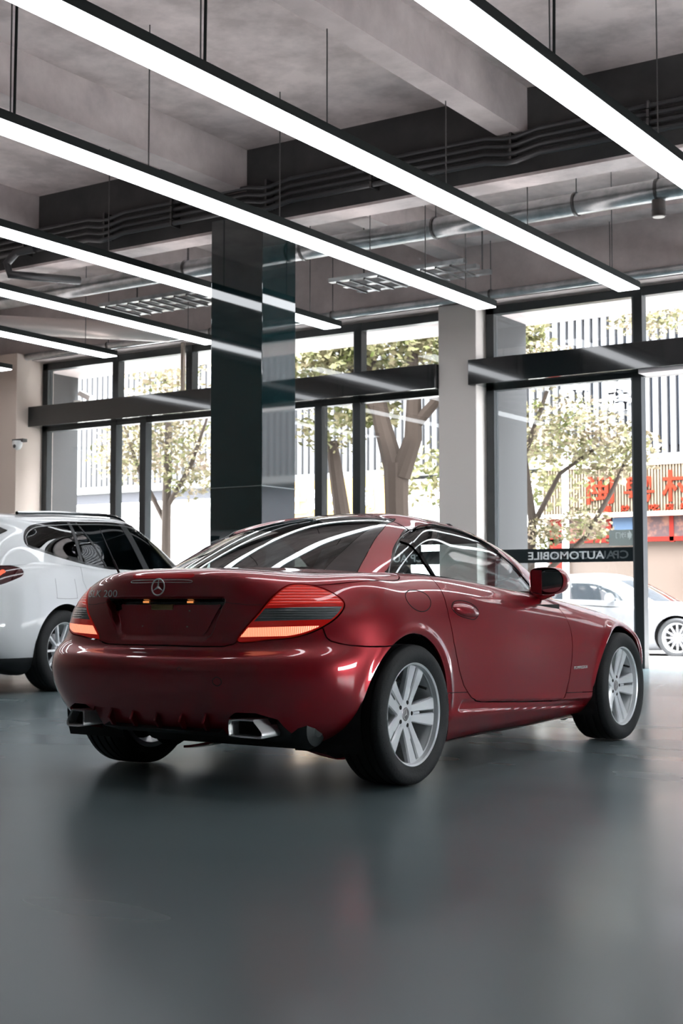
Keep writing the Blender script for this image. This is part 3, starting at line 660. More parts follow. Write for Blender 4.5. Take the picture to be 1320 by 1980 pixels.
TOP = [
 [(-.25,0,.966),(-.12,0,1.026),(.03,0,1.090),(.2,0,1.154),(.38,0,1.211),(.55,0,1.250),(.66,0,1.268),(.78,0,1.282)],
 [(-.20,.34,0),(-.06,.33,0),(.10,.32,0),(.265,.31,0),(.44,.29,0),(.58,.22,0),(.68,.11,0),(.79,0,1.283)],
 [(-.10,.58,0),(.04,.55,0),(.17,.52,0),(.32,.49,0),(.47,.44,0),(.59,.33,0),(.70,.16,0),(.80,0,1.284)],
 [(.06,.70,.925),(.15,.665,0),(.24,.635,0),(.35,.60,0),(.48,.550,0),(.62,.39,0),(.72,.19,0),(.82,0,1.285)],
 [(.32,.735,.92),(.35,.705,1.005),(.39,.672,1.080),(.45,.640,1.132),(.54,.583,1.186),(.66,.41,1.246),(.76,.2,1.274),(.86,0,1.288)],
 [(.75,.74,.89),(.75,.715,.975),(.75,.685,1.06),(.75,.647,1.138),(.76,.588,1.198),(.80,.42,1.250),(.86,.2,1.279),(.91,0,1.290)],
 [(1.3,.735,.84),(1.25,.72,.915),(1.2,.693,.995),(1.15,.655,1.082),(1.10,.592,1.162),(1.04,.42,1.236),(1.0,.2,1.274),(.99,0,1.289)],
 [(1.70,.72,.80),(1.61,.71,.885),(1.51,.685,.970),(1.40,.648,1.055),(1.28,.588,1.132),(1.16,.42,1.216),(1.1,.2,1.266),(1.07,0,1.286)],
 [(1.92,.66,.83),(1.81,.645,.90),(1.69,.62,.98),(1.55,.585,1.06),(1.40,.535,1.13),(1.23,.39,1.215),(1.14,.2,1.262),(1.11,0,1.284)],
 [(2.04,.42,.87),(1.93,.41,.94),(1.79,.40,1.02),(1.63,.38,1.10),(1.46,.36,1.175),(1.26,.27,1.238),(1.18,.14,1.270),(1.14,0,1.283)],
 [(2.1,0,.89),(1.98,0,.965),(1.83,0,1.05),(1.66,0,1.13),(1.48,0,1.20),(1.3,0,1.253),(1.2,0,1.274),(1.16,0,1.282)],
]
_zx = [p[0] for p in TOP[0]]+[.91]; _zz = [p[2] for p in TOP[0]]+[1.29]
for _c in TOP[1:4]:      # crown of the rear half: centre profile minus a steady cross curvature
    for _i, (_x, _y, _z) in enumerate(_c):
        if _z == 0: _c[_i] = (_x, _y, float(np.interp(_x, _zx, _zz) - np.interp(_x, [-.2, .15, .3, .45, .8], [.36, .33, .29, .23, .20])*_y*_y))
NU, NV, TU, TV = 560, 250, 300, 110
def sstep(x): x = np.clip(x, 0, 1); return x*x*(3-2*x)
def body_grid():
    G = loft(BODY, NU, NV)
    x, y, z = G[..., 0], G[..., 1].copy(), G[..., 2]
    side = sstep((y-.6)/.15)
    for cx, cz in ((-.01, .31), (2.425, .305)):     # rolled lips round the wheel openings
        r = np.hypot(x-cx, z-cz)
        y = y + side*.010*np.exp(-((r-.385)/.022)**2)*sstep((z-.28)/.1)
    # sill skirt
    w = sstep((x-.30)/.1)*sstep((2.10-x)/.1)*side
    y = y + w*.016*np.exp(-((z-.275)/.035)**2)
    ins = sdf(x, z, [(.45,.296),(.505,.345),(1.95,.268),(2.03,.222),(1.9,.224)])
    y = y - side*.012*sstep(-ins/.007)
    # licence-plate recess in the boot lid (rear face only)
    rear = (x < -.55).astype(float)
    rec = [(-.345,.832),(.345,.832),(.325,.79),(.268,.672),(.232,.650),(-.232,.650),(-.268,.672),(-.325,.79)]
    d = sdf(y, z, rec)
    x2 = x + rear*sstep(-d/.008)*(.018+.042*sstep((z-.66)/.17))
    G = np.stack([x2, y, z], -1)
    G[0, :, 1] = 0; G[-1, :, 1] = 0
    return G
def top_grid():
    return loft(TOP, TU, TV)
#<<CARSURF
# ------------------------------------------------------------ the red coupe
PAINT = mat('deep_red_paint', (.30, .004, .012), .36, metal=.55, coat=1., coat_rough=.01, spec=.5)
PAINT.node_tree.nodes['Principled BSDF'].inputs['Coat IOR'].default_value = 1.7
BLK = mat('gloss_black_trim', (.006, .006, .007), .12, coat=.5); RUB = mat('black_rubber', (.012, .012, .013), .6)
GAPM = mat('panel_gap', (.004, .003, .003), .8); CHROME = mat('chrome', (.92, .92, .93), .22, metal=.25)
TINT = pane('tinted_car_glass', (.90, .94, .94), ior=1.45); TINTR = pane('rear_window_glass', (.36, .40, .40), ior=1.6)
ALLOY = mat('silver_alloy', (.86, .88, .90), .36, metal=.25, coat=.5); UNDER = mat('underbody', (.012, .012, .012), .8)
INTER = mat('black_interior', (.018, .018, .019), .6); SEATM = mat('dark_leather', (.035, .034, .035), .45)
POSE = (-4.058, 5.404, .0018)
car = empty('red_coupe', (POSE[0], POSE[1], 0), math.pi/2-POSE[2], 'deep red two-door coupe with a folding hardtop parked on the grey floor', 'car')

B = Shell(body_grid()); T_ = Shell(top_grid())
h = .0030
lamp3 = [(-.681,.400,.652),(-.653,.494,.771),(-.608,.543,.848),(-.538,.579,.892),(-.479,.641,.890),(-.439,.708,.865),(-.415,.772,.815),(-.461,.776,.760),(-.528,.736,.710),(-.596,.659,.673),(-.648,.546,.658)]
lu = smooth_poly(B.uv(lamp3[1:]), 6); lamp_uv = smooth_poly(B.uv(lamp3), 6)
B.field_uv('lamp', lamp_uv)
L3 = B.uv([(-.709,.019,.626),(-.706,.199,.624),(-.695,.34,.627),(-.683,.39,.638)]); inner = B.uv(lamp3[1:5]); side = B.uv([(-.461,.661,.890),(-.37,.73,.900),(-.27,.771,.907),(-.13,.783,.912),(-.006,.778,.915),(.05,.765,.922),(.084,.738,.937),(.085,.70,.948)])
v0 = L3[0][1]
B.field_uv('lid', [(-20, v0), (0, v0)]+[tuple(p) for p in L3]+[tuple(p) for p in smooth_poly(inner, 5, False)]+[tuple(p) for p in smooth_poly(side, 4, False)]+[(side[-1][0]+1, 400), (-20, 400)])
lower = B.uv([lamp3[0], lamp3[10], lamp3[9], lamp3[8]]); seam = B.uv([(-.543,.725,.695),(-.525,.755,.668),(-.514,.772,.651),(-.48,.80,.638),(-.444,.830,.632),(-.36,.868,.627),(-.263,.886,.625)])
B.field_uv('bumper', [(-20, -50), (-20, v0), (0, v0)]+[tuple(p) for p in L3]+[tuple(p) for p in lower]+[tuple(p) for p in seam[1:]]+[(seam[-1][0]+25, seam[-1][1]), (seam[-1][0]+25, -50)])
door_xz = [(.363,1.2),(.363,.95),(.361,.874),(.353,.80),(.353,.74),(.379,.63),(.410,.56),(.448,.492),(.504,.418),(.592,.353),(.65,.334),(.713,.326),(1.142,.300),(1.56,.279),(1.612,.280),(1.655,.295),(1.682,.315),(1.721,.385),(1.736,.50),(1.740,.60),(1.738,.66),(1.720,.73),(1.689,.79),(1.62,.85),(1.5,.93),(1.5,1.2)]
B.field_xz('door', door_xz, .55)
aR = (-.035, .300, .377); aF = (2.405, .298, .372)
B.F['arch'] = np.minimum(np.where(B.y > .45, np.hypot(B.x-aR[0], B.z-aR[1])-aR[2], 9), np.where(B.y > .45, np.hypot(B.x-aF[0], B.z-aF[1])-aF[2], 9))
cutx = [(.385,.20),(.385,.325),(.43,.352),(.52,.352),(.60,.325),(.635,.20)]
B.field_yz('exh', cutx, xmax=-.4)
B.field_yz('diff', [(-1,.10),(-1,.345),(.37,.345),(.385,.330),(.385,.10)], xmax=-.55)
cav = [(.02,-1),(.02,.60),(.2,.655),(1.5,.655),(1.75,.62),(1.95,.45),(2.02,-1)]
gc = B.metric(sdf(B.x, B.y, np.array(cav))); B.F['cav'] = np.where(B.z > .78, gc, 1.0)
hood_xy = [(1.55,-1),(1.55,.4),(1.60,.64),(1.9,.69),(2.3,.665),(2.6,.60),(2.85,.50),(3.0,.3),(3.04,-1)]
gh = B.metric(sdf(B.x, B.y, np.array(hood_xy))); B.F['hood'] = np.where((B.z > .55) & (B.v > B.nv*.55), gh, 1.0)
F = B.F
notarch = -F['arch']; notcav = -F['cav']
sillg = np.maximum(np.maximum(B.z-np.interp(B.x, [.3, .55, 1.7, 2.1], [.392, .382, .315, .300]), .2-B.x), B.x-2.2); sillg = np.maximum(sillg, .55-B.y)
fb = np.maximum(2.735-B.x, B.z-.60-.25*(B.x-2.735))
B.F['sill'] = sillg
body_o = B.part('body_side', PAINT, [F['lid']*-1+h, -F['lamp']+h, -F['bumper']+h, -F['door']+h, notarch, notcav, -F['sill']+h*.6, -F['hood']+h, -(fb)+h, B.x-1.72], parent=car, split=True)
B.part('front_wing', PAINT, [-F['door']+h, notarch, notcav, -F['sill']+h*.6, -F['hood']+h, -fb+h, 1.48-B.x], parent=car, split=True)
B.part('bonnet', PAINT, [F['hood']+h, notcav, -F['door']+h], parent=car)
B.part('front_bumper', PAINT, [fb+h, notarch, -F['hood']+h], parent=car)
B.part('boot_lid', PAINT, [F['lid']+h, -F['lamp']+h, notcav], parent=car)
B.part('rear_bumper', PAINT, [F['bumper']+h, -F['lamp']+h*1.3, notarch, -F['exh'], -F['diff']+.001, .21-B.z], parent=car)
B.part('diffuser', PAINT, [F['bumper']+h, F['diff']+.0015, .245-B.z], parent=car, lift=-.010)
B.part('side_skirt', PAINT, [F['sill']+h*.6, notarch, -F['door']+h], parent=car, split=True)
doors = B.part('door', PAINT, [F['door']+h, notcav], parent=car, split=True)
# dark linings behind every gap so that nothing shines through
fl_ = [(-.66,-.55,.30,.60)]
li = MB().box(-.60, -.40, -.30, .30, .30, .80).box(-.42, .33, -.49, .49, .28, .88).build('boot_lining', UNDER, car)
MB().box(.36, 1.70, -.80, -.67, .24, .80).box(.36, 1.70, .67, .80, .24, .80).box(2.0, 3.0, -.55, .55, .25, .62).box(.4, 2.0, -.55, .55, .17, .30).box(-.3, 2.8, -.46, .46, .20, .30).build('floor_pan', UNDER, car)
MB().box(1.72, 2.0, -.8, .8, .24, .70).build('bulkhead', UNDER, car)
for (ax_, az_, r_) in (aR, aF):
    for s in (-1, 1):
        m = MB(); n = 36
        for k in range(n):
            a0 = -.35+k*(math.pi+.7)/n; a1 = a0+(math.pi+.7)/n
            p = [(ax_+(r_+.004)*math.cos(a), y*s, az_+(r_+.004)*math.sin(a)) for a in (a0, a1) for y in (.50, .855)]
            m.add([p[0], p[2], p[3], p[1]], [(0, 1, 2, 3)], True)
        m.lathe([(0, 0), (.20, 0)], 32, 'y', (ax_, .50*s, az_), smooth=False)
        m.build('wheel_well', UNDER, car, recalc=False)
# tail lamps: red shell, smoked reversing window, glowing lower strip
def ribbed(name, col, rough, emit=None, estr=0, scale=300, direction='Z', coat=1.):
    m = mat(name, col, rough, coat=coat, emit=emit, estr=estr); nt = m.node_tree; b_ = nt.nodes['Principled BSDF']
    tc = nt.nodes.new('ShaderNodeTexCoord'); wv = nt.nodes.new('ShaderNodeTexWave'); wv.bands_direction = direction; wv.inputs['Scale'].default_value = scale; wv.inputs['Distortion'].default_value = 0
    nt.links.new(tc.outputs['Object'], wv.inputs[0]); bp_ = nt.nodes.new('ShaderNodeBump'); bp_.inputs['Strength'].default_value = .6; bp_.inputs['Distance'].default_value = .004
    nt.links.new(wv.outputs['Fac'], bp_.inputs['Height']); nt.links.new(bp_.outputs[0], b_.inputs['Normal'])
    if emit:
        mx = nt.nodes.new('ShaderNodeMapRange'); mx.inputs[3].default_value = estr*.45; mx.inputs[4].default_value = estr*1.3; nt.links.new(wv.outputs['Fac'], mx.inputs[0]); nt.links.new(mx.outputs[0], b_.inputs['Emission Strength'])
    return m
LRED = ribbed('lamp_red', (.55, .012, .008), .25, (1, .04, .02), .22, 26, 'Z'); LDK = mat('lamp_dark_red', (.28, .006, .006), .15, coat=1., emit=(1, .02, .01), estr=.10)
LGR = ribbed('lamp_smoked', (.10, .115, .12), .12, scale=30, direction='Z'); LOR = ribbed('lamp_lit', (.8, .14, .07), .3, (1, .30, .17), 1.15, 42, 'Y')
B.F['lampin'] = B.F['lamp']+.0095
zc = np.interp(B.y, [.4, .78], [0, .012]); zz_ = B.z-zc
lamps = B.part('tail_lamp', LDK, [F['lamp']+.0035], parent=car, split=True, depth=.02)
for i_, lo, hi, m_, nm_ in ((0, .800, 9, LRED, 'brake_lens'), (1, .732, .786, LGR, 'reversing_lens'), (2, .667, .706, LOR, 'lit_strip')):
    conds = [B.F['lampin'], lo-zz_, zz_-hi]
    if i_ == 2: conds.append(B.y-.725)
    for o, l in zip(B.part(nm_, m_, conds, split=True, depth=.004, lift=.0012, parent=car), lamps): o.parent = l
# hardtop
T_.field_xz('side', smooth_poly([(.09,.945),(.145,.985),(.216,1.032),(.295,1.080),(.375,1.120),(.455,1.156),(.540,1.183),(.68,1.196),(.903,1.187),(1.083,1.148),(1.245,1.083),(1.377,1.02),(1.46,.951),(1.535,.885),(1.50,.853),(1.344,.862),(1.026,.893),(.744,.917),(.446,.941),(.258,.950)], 3), .5)
T_.field_yz('rear', [(-1,.9),(.475,.9),(.443,.981),(.421,1.063),(.393,1.148),(.385,1.207),(.372,1.230),(.32,1.238),(-1,1.246)], xmax=.66)
T_.field_yz('blk', [(.1,.85),(.635,.85),(.575,.966),(.541,1.024),(.493,1.098),(.447,1.171),(.410,1.212),(.385,1.238),(.1,1.255),(-1,1.26),(-1,.9)], xmax=.68)
T_.field_yz('front', [(-1,.8),(.64,.8),(.60,.95),(.56,1.05),(.51,1.13),(.44,1.185),(.2,1.212),(-1,1.218)], xmin=1.1)
TF = T_.F; below = .90-T_.z
seal = .013
T_.part('hardtop', PAINT, [-TF['side']+seal, -TF['blk']+.002, -TF['front']+.004], parent=car, depth=.022)
T_.part('window_seal', BLK, [TF['side']-seal+.001, -TF['side']-.002], parent=car, split=True, depth=.018, lift=-.001)
T_.part('rear_quarter_trim', BLK, [TF['blk']+.0015, -TF['rear']+.0015], parent=car, depth=.018)
T_.part('rear_window', TINTR, [TF['rear']+.0015], parent=car, depth=.004, lift=-.0005)
T_.part('windscreen', TINT, [TF['front']+.001], parent=car, depth=.004)
# door window and quarter window meet at the slanting bar
ddiv = (T_.x-np.interp(T_.z, [.93, 1.01, 1.07, 1.16], [.438, .385, .365, .37]))
T_.part('door_window', TINT, [TF['side']+.002, -ddiv+.013], parent=car, split=True, depth=.004, lift=-.006)
T_.part('quarter_window', TINT, [TF['side']+.002, ddiv+.013], parent=car, split=True, depth=.004, lift=-.006)
T_.part('window_bar', BLK, [TF['side'], np.abs(ddiv)-.013], parent=car, split=True, depth=.012, lift=.001)
for s in (-1, 1): T_.line([(.085, .69*s, .95), (.15, .66*s, 1.00), (.23, .63*s, 1.05), (.36, .58*s, 1.122), (.50, .57*s, 1.175), (.68, .59*s, 1.201), (.903, .588*s, 1.192), (1.1, .61*s, 1.150), (1.26, .65*s, 1.085)], .0035, .001).build('chrome_strip' if 0 else 'window_strip', mat('satin_strip', (.10, .09, .09), .25, metal=.7), car)
T_.line([(.712, .143, 1.27), (.66, .27, 1.253), (.615, .358, 1.231), (.55, .47, 1.20), (.485, .565, 1.165)], .0028, -.0008).build('roof_seam', GAPM, car)
T_.line([(.712, -.143, 1.27), (.66, -.27, 1.253), (.615, -.358, 1.231), (.55, -.47, 1.20), (.485, -.565, 1.165)], .0028, -.0008).build('roof_seam', GAPM, car)
T_.line([(.705, -.12, 1.27), (.715, 0, 1.275), (.705, .12, 1.27)], .0028, -.0008).build('roof_seam', GAPM, car)
for s in (-1, 1): T_.line([(1.12, .585*s, 1.165), (1.16, .52*s, 1.20), (1.2, .42*s, 1.22)], .0025, -.0008).build('roof_seam', GAPM, car)
# fuel flap (right side), rings, sensors
def oval(c, rx, rz, s, n=28, ph=0): return [(c[0]+rx*math.cos(2*math.pi*k/n), .86*s, c[1]+rz*math.sin(2*math.pi*k/n)) for k in range(n)]
B.line(oval((.104, .838), .112, .064, -1), .0026, -.0008, closed=True, res=2).build('fuel_flap', GAPM, car)
B.line([(-.9, -.385+.024*math.cos(a), .461+.024*math.sin(a)) for a in np.linspace(0, 6.28, 17)[:-1]], .0016, -.0004, closed=True, res=2).build('tow_cover', GAPM, car)
B.line([(-.9, -.181+.012*math.cos(a), .538+.012*math.sin(a)) for a in np.linspace(0, 6.28, 17)[:-1]], .001, -.0003, closed=True, res=2).build('parking_sensor', GAPM, car)
for s in (-1, 1): B.line([(-.9, .345*s, .832), (-.9, .45*s, .833), (-.75, .55*s, .835)], .0009, -.0002).build('lid_crease', GAPM, car)
# black band standing in for shade at the top of the plate recess, and the raised plate panel inside it
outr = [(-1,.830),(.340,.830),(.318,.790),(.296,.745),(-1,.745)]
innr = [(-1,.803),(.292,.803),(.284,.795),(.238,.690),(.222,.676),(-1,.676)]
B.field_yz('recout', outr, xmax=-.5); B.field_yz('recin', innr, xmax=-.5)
B.part('plate_recess_shade', BLK, [B.F['recout'], -B.F['recin']+.001, np.interp(B.y, [0, .27, .33], [.800, .79, .765])-B.z], parent=car, depth=.003, lift=.0012)
B.part('plate_panel', PAINT, [B.F['recin']], parent=car, depth=.004, lift=.006)
# third brake light
B.F['third'] = np.maximum(B.metric(sdf(B.y, B.z, np.array([(-1,.922),(.165,.922),(.182,.930),(.165,.940),(-1,.940)]))), B.x+.5)
B.part('high_brake_lamp', mat('third_lamp', (.42, .008, .012), .12, coat=1., emit=(1, .02, .03), estr=.05), [B.F['third']], parent=car, depth=.003, lift=.002)
B.line([(-.8, -.165, .922), (-.8, 0, .922), (-.8, .165, .922), (-.8, .184, .931), (-.8, .165, .941), (-.8, 0, .941), (-.8, -.165, .941), (-.8, -.184, .931)], .0009, .0015, closed=True, res=3).build('high_lamp_rim', CHROME, car)
# star emblem, plate bolts, licence lamps, lettering
def on_rear(y, z, off=0.):
    q, n = B.surf((-1.2, y, z), (1, 0, 0)); return Vector((q.x-off, y, z)), n
ec, en = on_rear(0, .882)
em = MB(); R = .036
ring = [Vector((0, R*math.cos(a), R*math.sin(a))) for a in np.linspace(0, 2*math.pi, 41)]
em.tube(ring, .0032, 8)
for k in range(3):
    a = math.pi/2+k*2*math.pi/3; d = Vector((0, math.cos(a), math.sin(a))); q = Vector((0, -math.sin(a), math.cos(a)))
    em.add([d*R, q*.0055+d*.0032, -q*.0055+d*.0032, Vector((-.007, 0, 0)), -d*.004+q*.003, -d*.004-q*.003], [(0, 1, 3), (0, 3, 2), (1, 0, 2)])
e_o = em.build('star_emblem', CHROME, car, tuple(ec+Vector((-.012, 0, 0))), (0, math.atan2(en.z, -en.x)*1.0, 0))
for y, z in ((.129, .706), (-.129, .706), (-.129, .775), (.10, .775)):
    if (y, z) == (.10, .775): continue
    q, n = on_rear(y, z); MB().lathe([(0, -.006), (.005, -.006), (.007, -.002), (.0075, .004)], 14, 'x', tuple(q)).build('plate_bolt', mat('dull_bolt', (.25, .2, .17), .35, metal=.9), car)
q, n = on_rear(.03, .795)
MB().box(q.x-.012, q.x+.005, -.035, .09, .782, .806).build('lid_latch', mat('brass_latch', (.35, .25, .12), .3, metal=.8), car, bevel=.003)
MB().box(q.x-.004, q.x+.006, -.085, -.035, .780, .798).build('lid_slot', GAPM, car)
for s in (-1, 1): 
    q, n = on_rear(.128*s, .815); MB().box(q.x-.012, q.x+.012,     .128*s-.013, .128*s+.013, .812, .820).build('plate_lamp', mat('plate_lamp_glow', (.6, .3, .1), .3, emit=(1, .35, .1), estr=.6), car)
def wrap_letters(name, text, y0, z0, width, height, m, s=1, side=False, x0=None, slant=0.):
    me = text_mesh(text, .1, .02, spacing=1.05); v = np.zeros(len(me.vertices)*3, np.float32); me.vertices.foreach_get('co', v); v = v.reshape(-1, 3)
    lo, hi = v.min(0), v.max(0); a = (v[:, 0]-lo[0])/(hi[0]-lo[0])*width; b_ = (v[:, 1]-lo[1])/(hi[1]-lo[1])*height; dep = (v[:, 2] > 0).astype(float)*.004-.001
    out = []
    for i in range(len(v)):
        if side: q, n = B.surf((x0+a[i], -1.5, z0+b_[i]+slant*a[i]), (0, 1, 0)); out.append((q.x, q.y-dep[i], q.z))
        else: q, n = B.surf((-1.5, y0-a[i], z0+b_[i]+slant*a[i]), (1, 0, 0)); out.append((q.x-dep[i]*.8, q.y, q.z+dep[i]*.1))
    me.vertices.foreach_set('co', np.array(out, np.float32).ravel()); me.update(); me.materials.append(m); me.name = name
    return link(name, me, car)
wrap_letters('badge_lettering', 'SLK 200', .515, .838, .25, .032, CHROME, slant=0.)
wrap_letters('side_lettering', 'KOMPRESSOR', 0, .441, .165, .016, CHROME, side=True, x0=1.768)
# wheels
TREAD = mat('tyre_rubber', (.014, .015, .016), .72, bump=(90, .15)); DISC = mat('brake_disc', (.22, .22, .23), .35, metal=.9)
def wheel(parent, x, side, R=.314, rim=.2325, w=.235, track=.765, name='wheel', spokes='twin'):
    """alloy wheel centred on the origin, outer face towards +y; turned round for the right-hand side"""
    m = MB(); y1 = w/2-.012; yi = -w/2+.012; ph0 = math.pi if side < 0 else 0.
    m.lathe([(rim-.013, y1-.030), (rim-.011, y1-.006), (rim-.004, y1), (rim, y1-.004), (rim-.002, y1-.016), (rim-.016, y1-.03), (rim-.022, .02), (rim-.020, yi), (rim, yi-.002), (rim-.024, yi-.002), (rim-.027, .02), (rim-.020, y1-.045)], 72, 'y', closed=True)
    hub = y1-.048
    m.lathe([(0, hub), (.030, hub), (.034, hub+.002), (.066, hub-.001), (.074, hub-.010), (.076, hub-.05), (0, hub-.05)], 48, 'y')
    def blade(a, w0, w1, o0=0., o1=0., r0=.050, r1=rim-.017):
        n = 9; vs = []
        for i in range(n):
            t = i/(n-1); r = r0+(r1-r0)*t; wd = w0+(w1-w0)*t**1.3
            yt = hub-.001+(.022*math.sin(t*math.pi*.5) if t > 0 else 0)-.004*math.sin(t*math.pi); th = .034-.010*t
            q = Vector((-math.sin(a), 0, math.cos(a))); of = o0+(o1-o0)*t; rr = math.sqrt(max(r*r-of*of, 0)) if t > .5 else r; c = Vector((rr*math.cos(a), 0, rr*math.sin(a)))+q*of
            if i == n-1: c = c+Vector((math.cos(a), 0, math.sin(a)))*.004
            for k, (qq, dy) in enumerate(((-.5, -th), (-.5, -.007), (-.40, 0), (.40, 0), (.5, -.007), (.5, -th))): p = c+q*qq*wd; vs.append((p.x, yt+dy, p.z))
        fs = [(i*6+k, i*6+(k+1) % 6, (i+1)*6+(k+1) % 6, (i+1)*6+k) for i in range(n-1) for k in range(6)]+[tuple(range(6))[::-1], tuple(range((n-1)*6, n*6))]
        m.add(vs, fs, True)
    if spokes == 'twin':
        for k in range(5):
            a = 2*math.pi*k/5+ph0
            for s in (-1, 1): blade(a, .036, .063, s*.0215, s*.0375)
            m.tube([(.07*math.cos(a), hub-.012, .07*math.sin(a)), (.12*math.cos(a), hub-.008, .12*math.sin(a))], .011, 8)
    else:
        for k in range(spokes): blade(2*math.pi*k/spokes, .02, .026)
    root = m.build(name, ALLOY, parent, (x, -track if side < 0 else track, R), (0, 0, 0) if side > 0 else (0, 0, math.pi), sharp=28)
    tw = w/2+.002
    prof = [(rim-.003, y1-.004), (rim+.008, y1+.004), (rim+.030, tw+.002), (R-.030, tw+.001), (R-.014, tw-.008), (R-.004, tw-.022)]
    for g in (-.066, -.024, .024, .066)[::-1]: prof += [(R-.001, g+.007), (R-.009, g+.005), (R-.009, g-.005), (R-.001, g-.007)]
    prof += [(R-.004, -tw+.022), (R-.014, -tw+.008), (R-.03, -tw-.001), (rim+.03, -tw-.002), (rim-.003, yi)]
    ty = MB().lathe(prof, 96, 'y')
    for k in range(72):     # shoulder sipes
        a = 2*math.pi*k/72
        for s in (1, -1):
            c, sn = math.cos(a), math.sin(a); r0, r1 = R-.019, R-.0012; ya, yb = s*(tw-.004), s*(tw-.034)
            t = .0022; q = (-sn*t, c*t)
            ty.add([(r0*c-q[0], ya, r0*sn-q[1]), (r0*c+q[0], ya, r0*sn+q[1]), (r1*c+q[0], yb, r1*sn+q[1]), (r1*c-q[0], yb, r1*sn-q[1])], [(0, 1, 2, 3)])
    ty.build('tyre', TREAD, root, sharp=50, recalc=True)
    cap = MB().lathe([(0, hub+.004), (.022, hub+.004), (.031, hub+.001), (.033, hub-.004)], 32, 'y').build('centre_cap', mat('cap_silver', (.45, .42, .44), .3, metal=.8), root)
    cm = MB(); cm.tube([(.025*math.cos(a), hub+.0045, .025*math.sin(a)) for a in np.linspace(0, 2*math.pi, 25)], .0016, 6)
    for k in range(3):
        a = math.pi/2+k*2*math.pi/3; cm.tube([(0, hub+.005, 0), (.019*math.cos(a), hub+.005, .019*math.sin(a))], [.003, .0008], 6)
    cm.build('cap_emblem', CHROME, root)
    for k in range(5):
        a = 2*math.pi*k/5+ph0; MB().lathe([(.0, hub+.0012), (.0095, hub+.0012), (.0115, hub-.003)], 14, 'y', (.053*math.cos(a), 0, .053*math.sin(a))).build('wheel_bolt', GAPM, root)
    MB().lathe([(.05, -.015), (.148, -.015), (.148, -.035), (.05, -.035)], 48, 'y', closed=True).build('brake_disc', DISC, root)
    MB().lathe([(0, -.04), (.19, -.04)], 36, 'y').build('hub_shield', UNDER, root)
    a = math.pi-2*math.pi*.1; MB().cyl((.20*math.cos(a), .02, .20*math.sin(a)), (.18*math.cos(a), y1-.02, .18*math.sin(a)), .006, 8).build('valve', RUB, root)
    return root
for x, R_, tr in ((0, .314, .770), (2.43, .316, .766)):
    for s in (-1, 1): wheel(car, x, s, R_, track=tr)
# twin trapezoid exhausts
for s in (-1, 1):
    def ex(k, x, dz=0): return [(x, s*yy, zz+dz) for yy, zz in k]
    out = smooth_poly([(.415,.318),(.415,.268),(.428,.253),(.545,.246),(.563,.254),(.562,.272),(.528,.318),(.515,.327),(.43,.327)], 3)
    cin = out.mean(0); inn = cin+(out-cin)*np.array([.87, .78]); small = cin+(out-cin)*.8
    n = len(out); m = MB()
    xs = lambda yy, base: base+max(0, (yy-.41))*.30
    r0 = [(xs(a, -.755), s*a, b_) for a, b_ in out]; r1 = [(xs(a, -.762), s*a, b_) for a, b_ in cin+(out-cin)*np.array([.95, .92])]; r2 = [(xs(a, -.755), s*a, b_) for a, b_ in inn]; r3 = [(-.50, s*a, b_) for a, b_ in inn]; r4 = [(-.42, s*a, b_) for a, b_ in small]
    vs = r4+r0+r1+r2+r3
    m.add(vs, [(j*n+i, j*n+(i+1) % n, (j+1)*n+(i+1) % n, (j+1)*n+i) for j in range(4) for i in range(n)], True)
    t_o = m.build('exhaust_tip', mat('bright_steel', (.85, .85, .86), .32, metal=.55), car)
    MB().add([(xs(a, -.700), s*a, b_) for a, b_ in inn], [tuple(range(n))]).build('exhaust_bore', GAPM, t_o, recalc=False)
    MB().prism([(s*.41,.29),(s*.54,.29),(s*.53,.36),(s*.42,.36)], -.62, -.45, 'x').build('exhaust_recess', UNDER, car)
MB().tube([(-.50, -.70, .275), (-.50, -.685, .275), (-.50, -.65, .275), (-.50, 0, .275), (-.50, .20, .275), (-.50, .25, .275)], [.03, .07, .085, .085, .085, .04], 20).build('silencer', mat('dull_steel', (.012, .016, .016), .6), car)
MB().prism([(-.72, .262), (-.60, .232), (-.35, .22), (.3, .18), (.3, .24), (-.6, .30)], -.33, .33).build('under_tray', mat('grey_plastic', (.05, .06, .06), .5), car)
for y in (-.27, -.14, 0, .14, .27): MB().prism([(-.73, .345), (-.752, .300), (-.725, .268), (-.70, .262)], y-.006, y+.006).build('diffuser_fin', PAINT, car, bevel=.002)
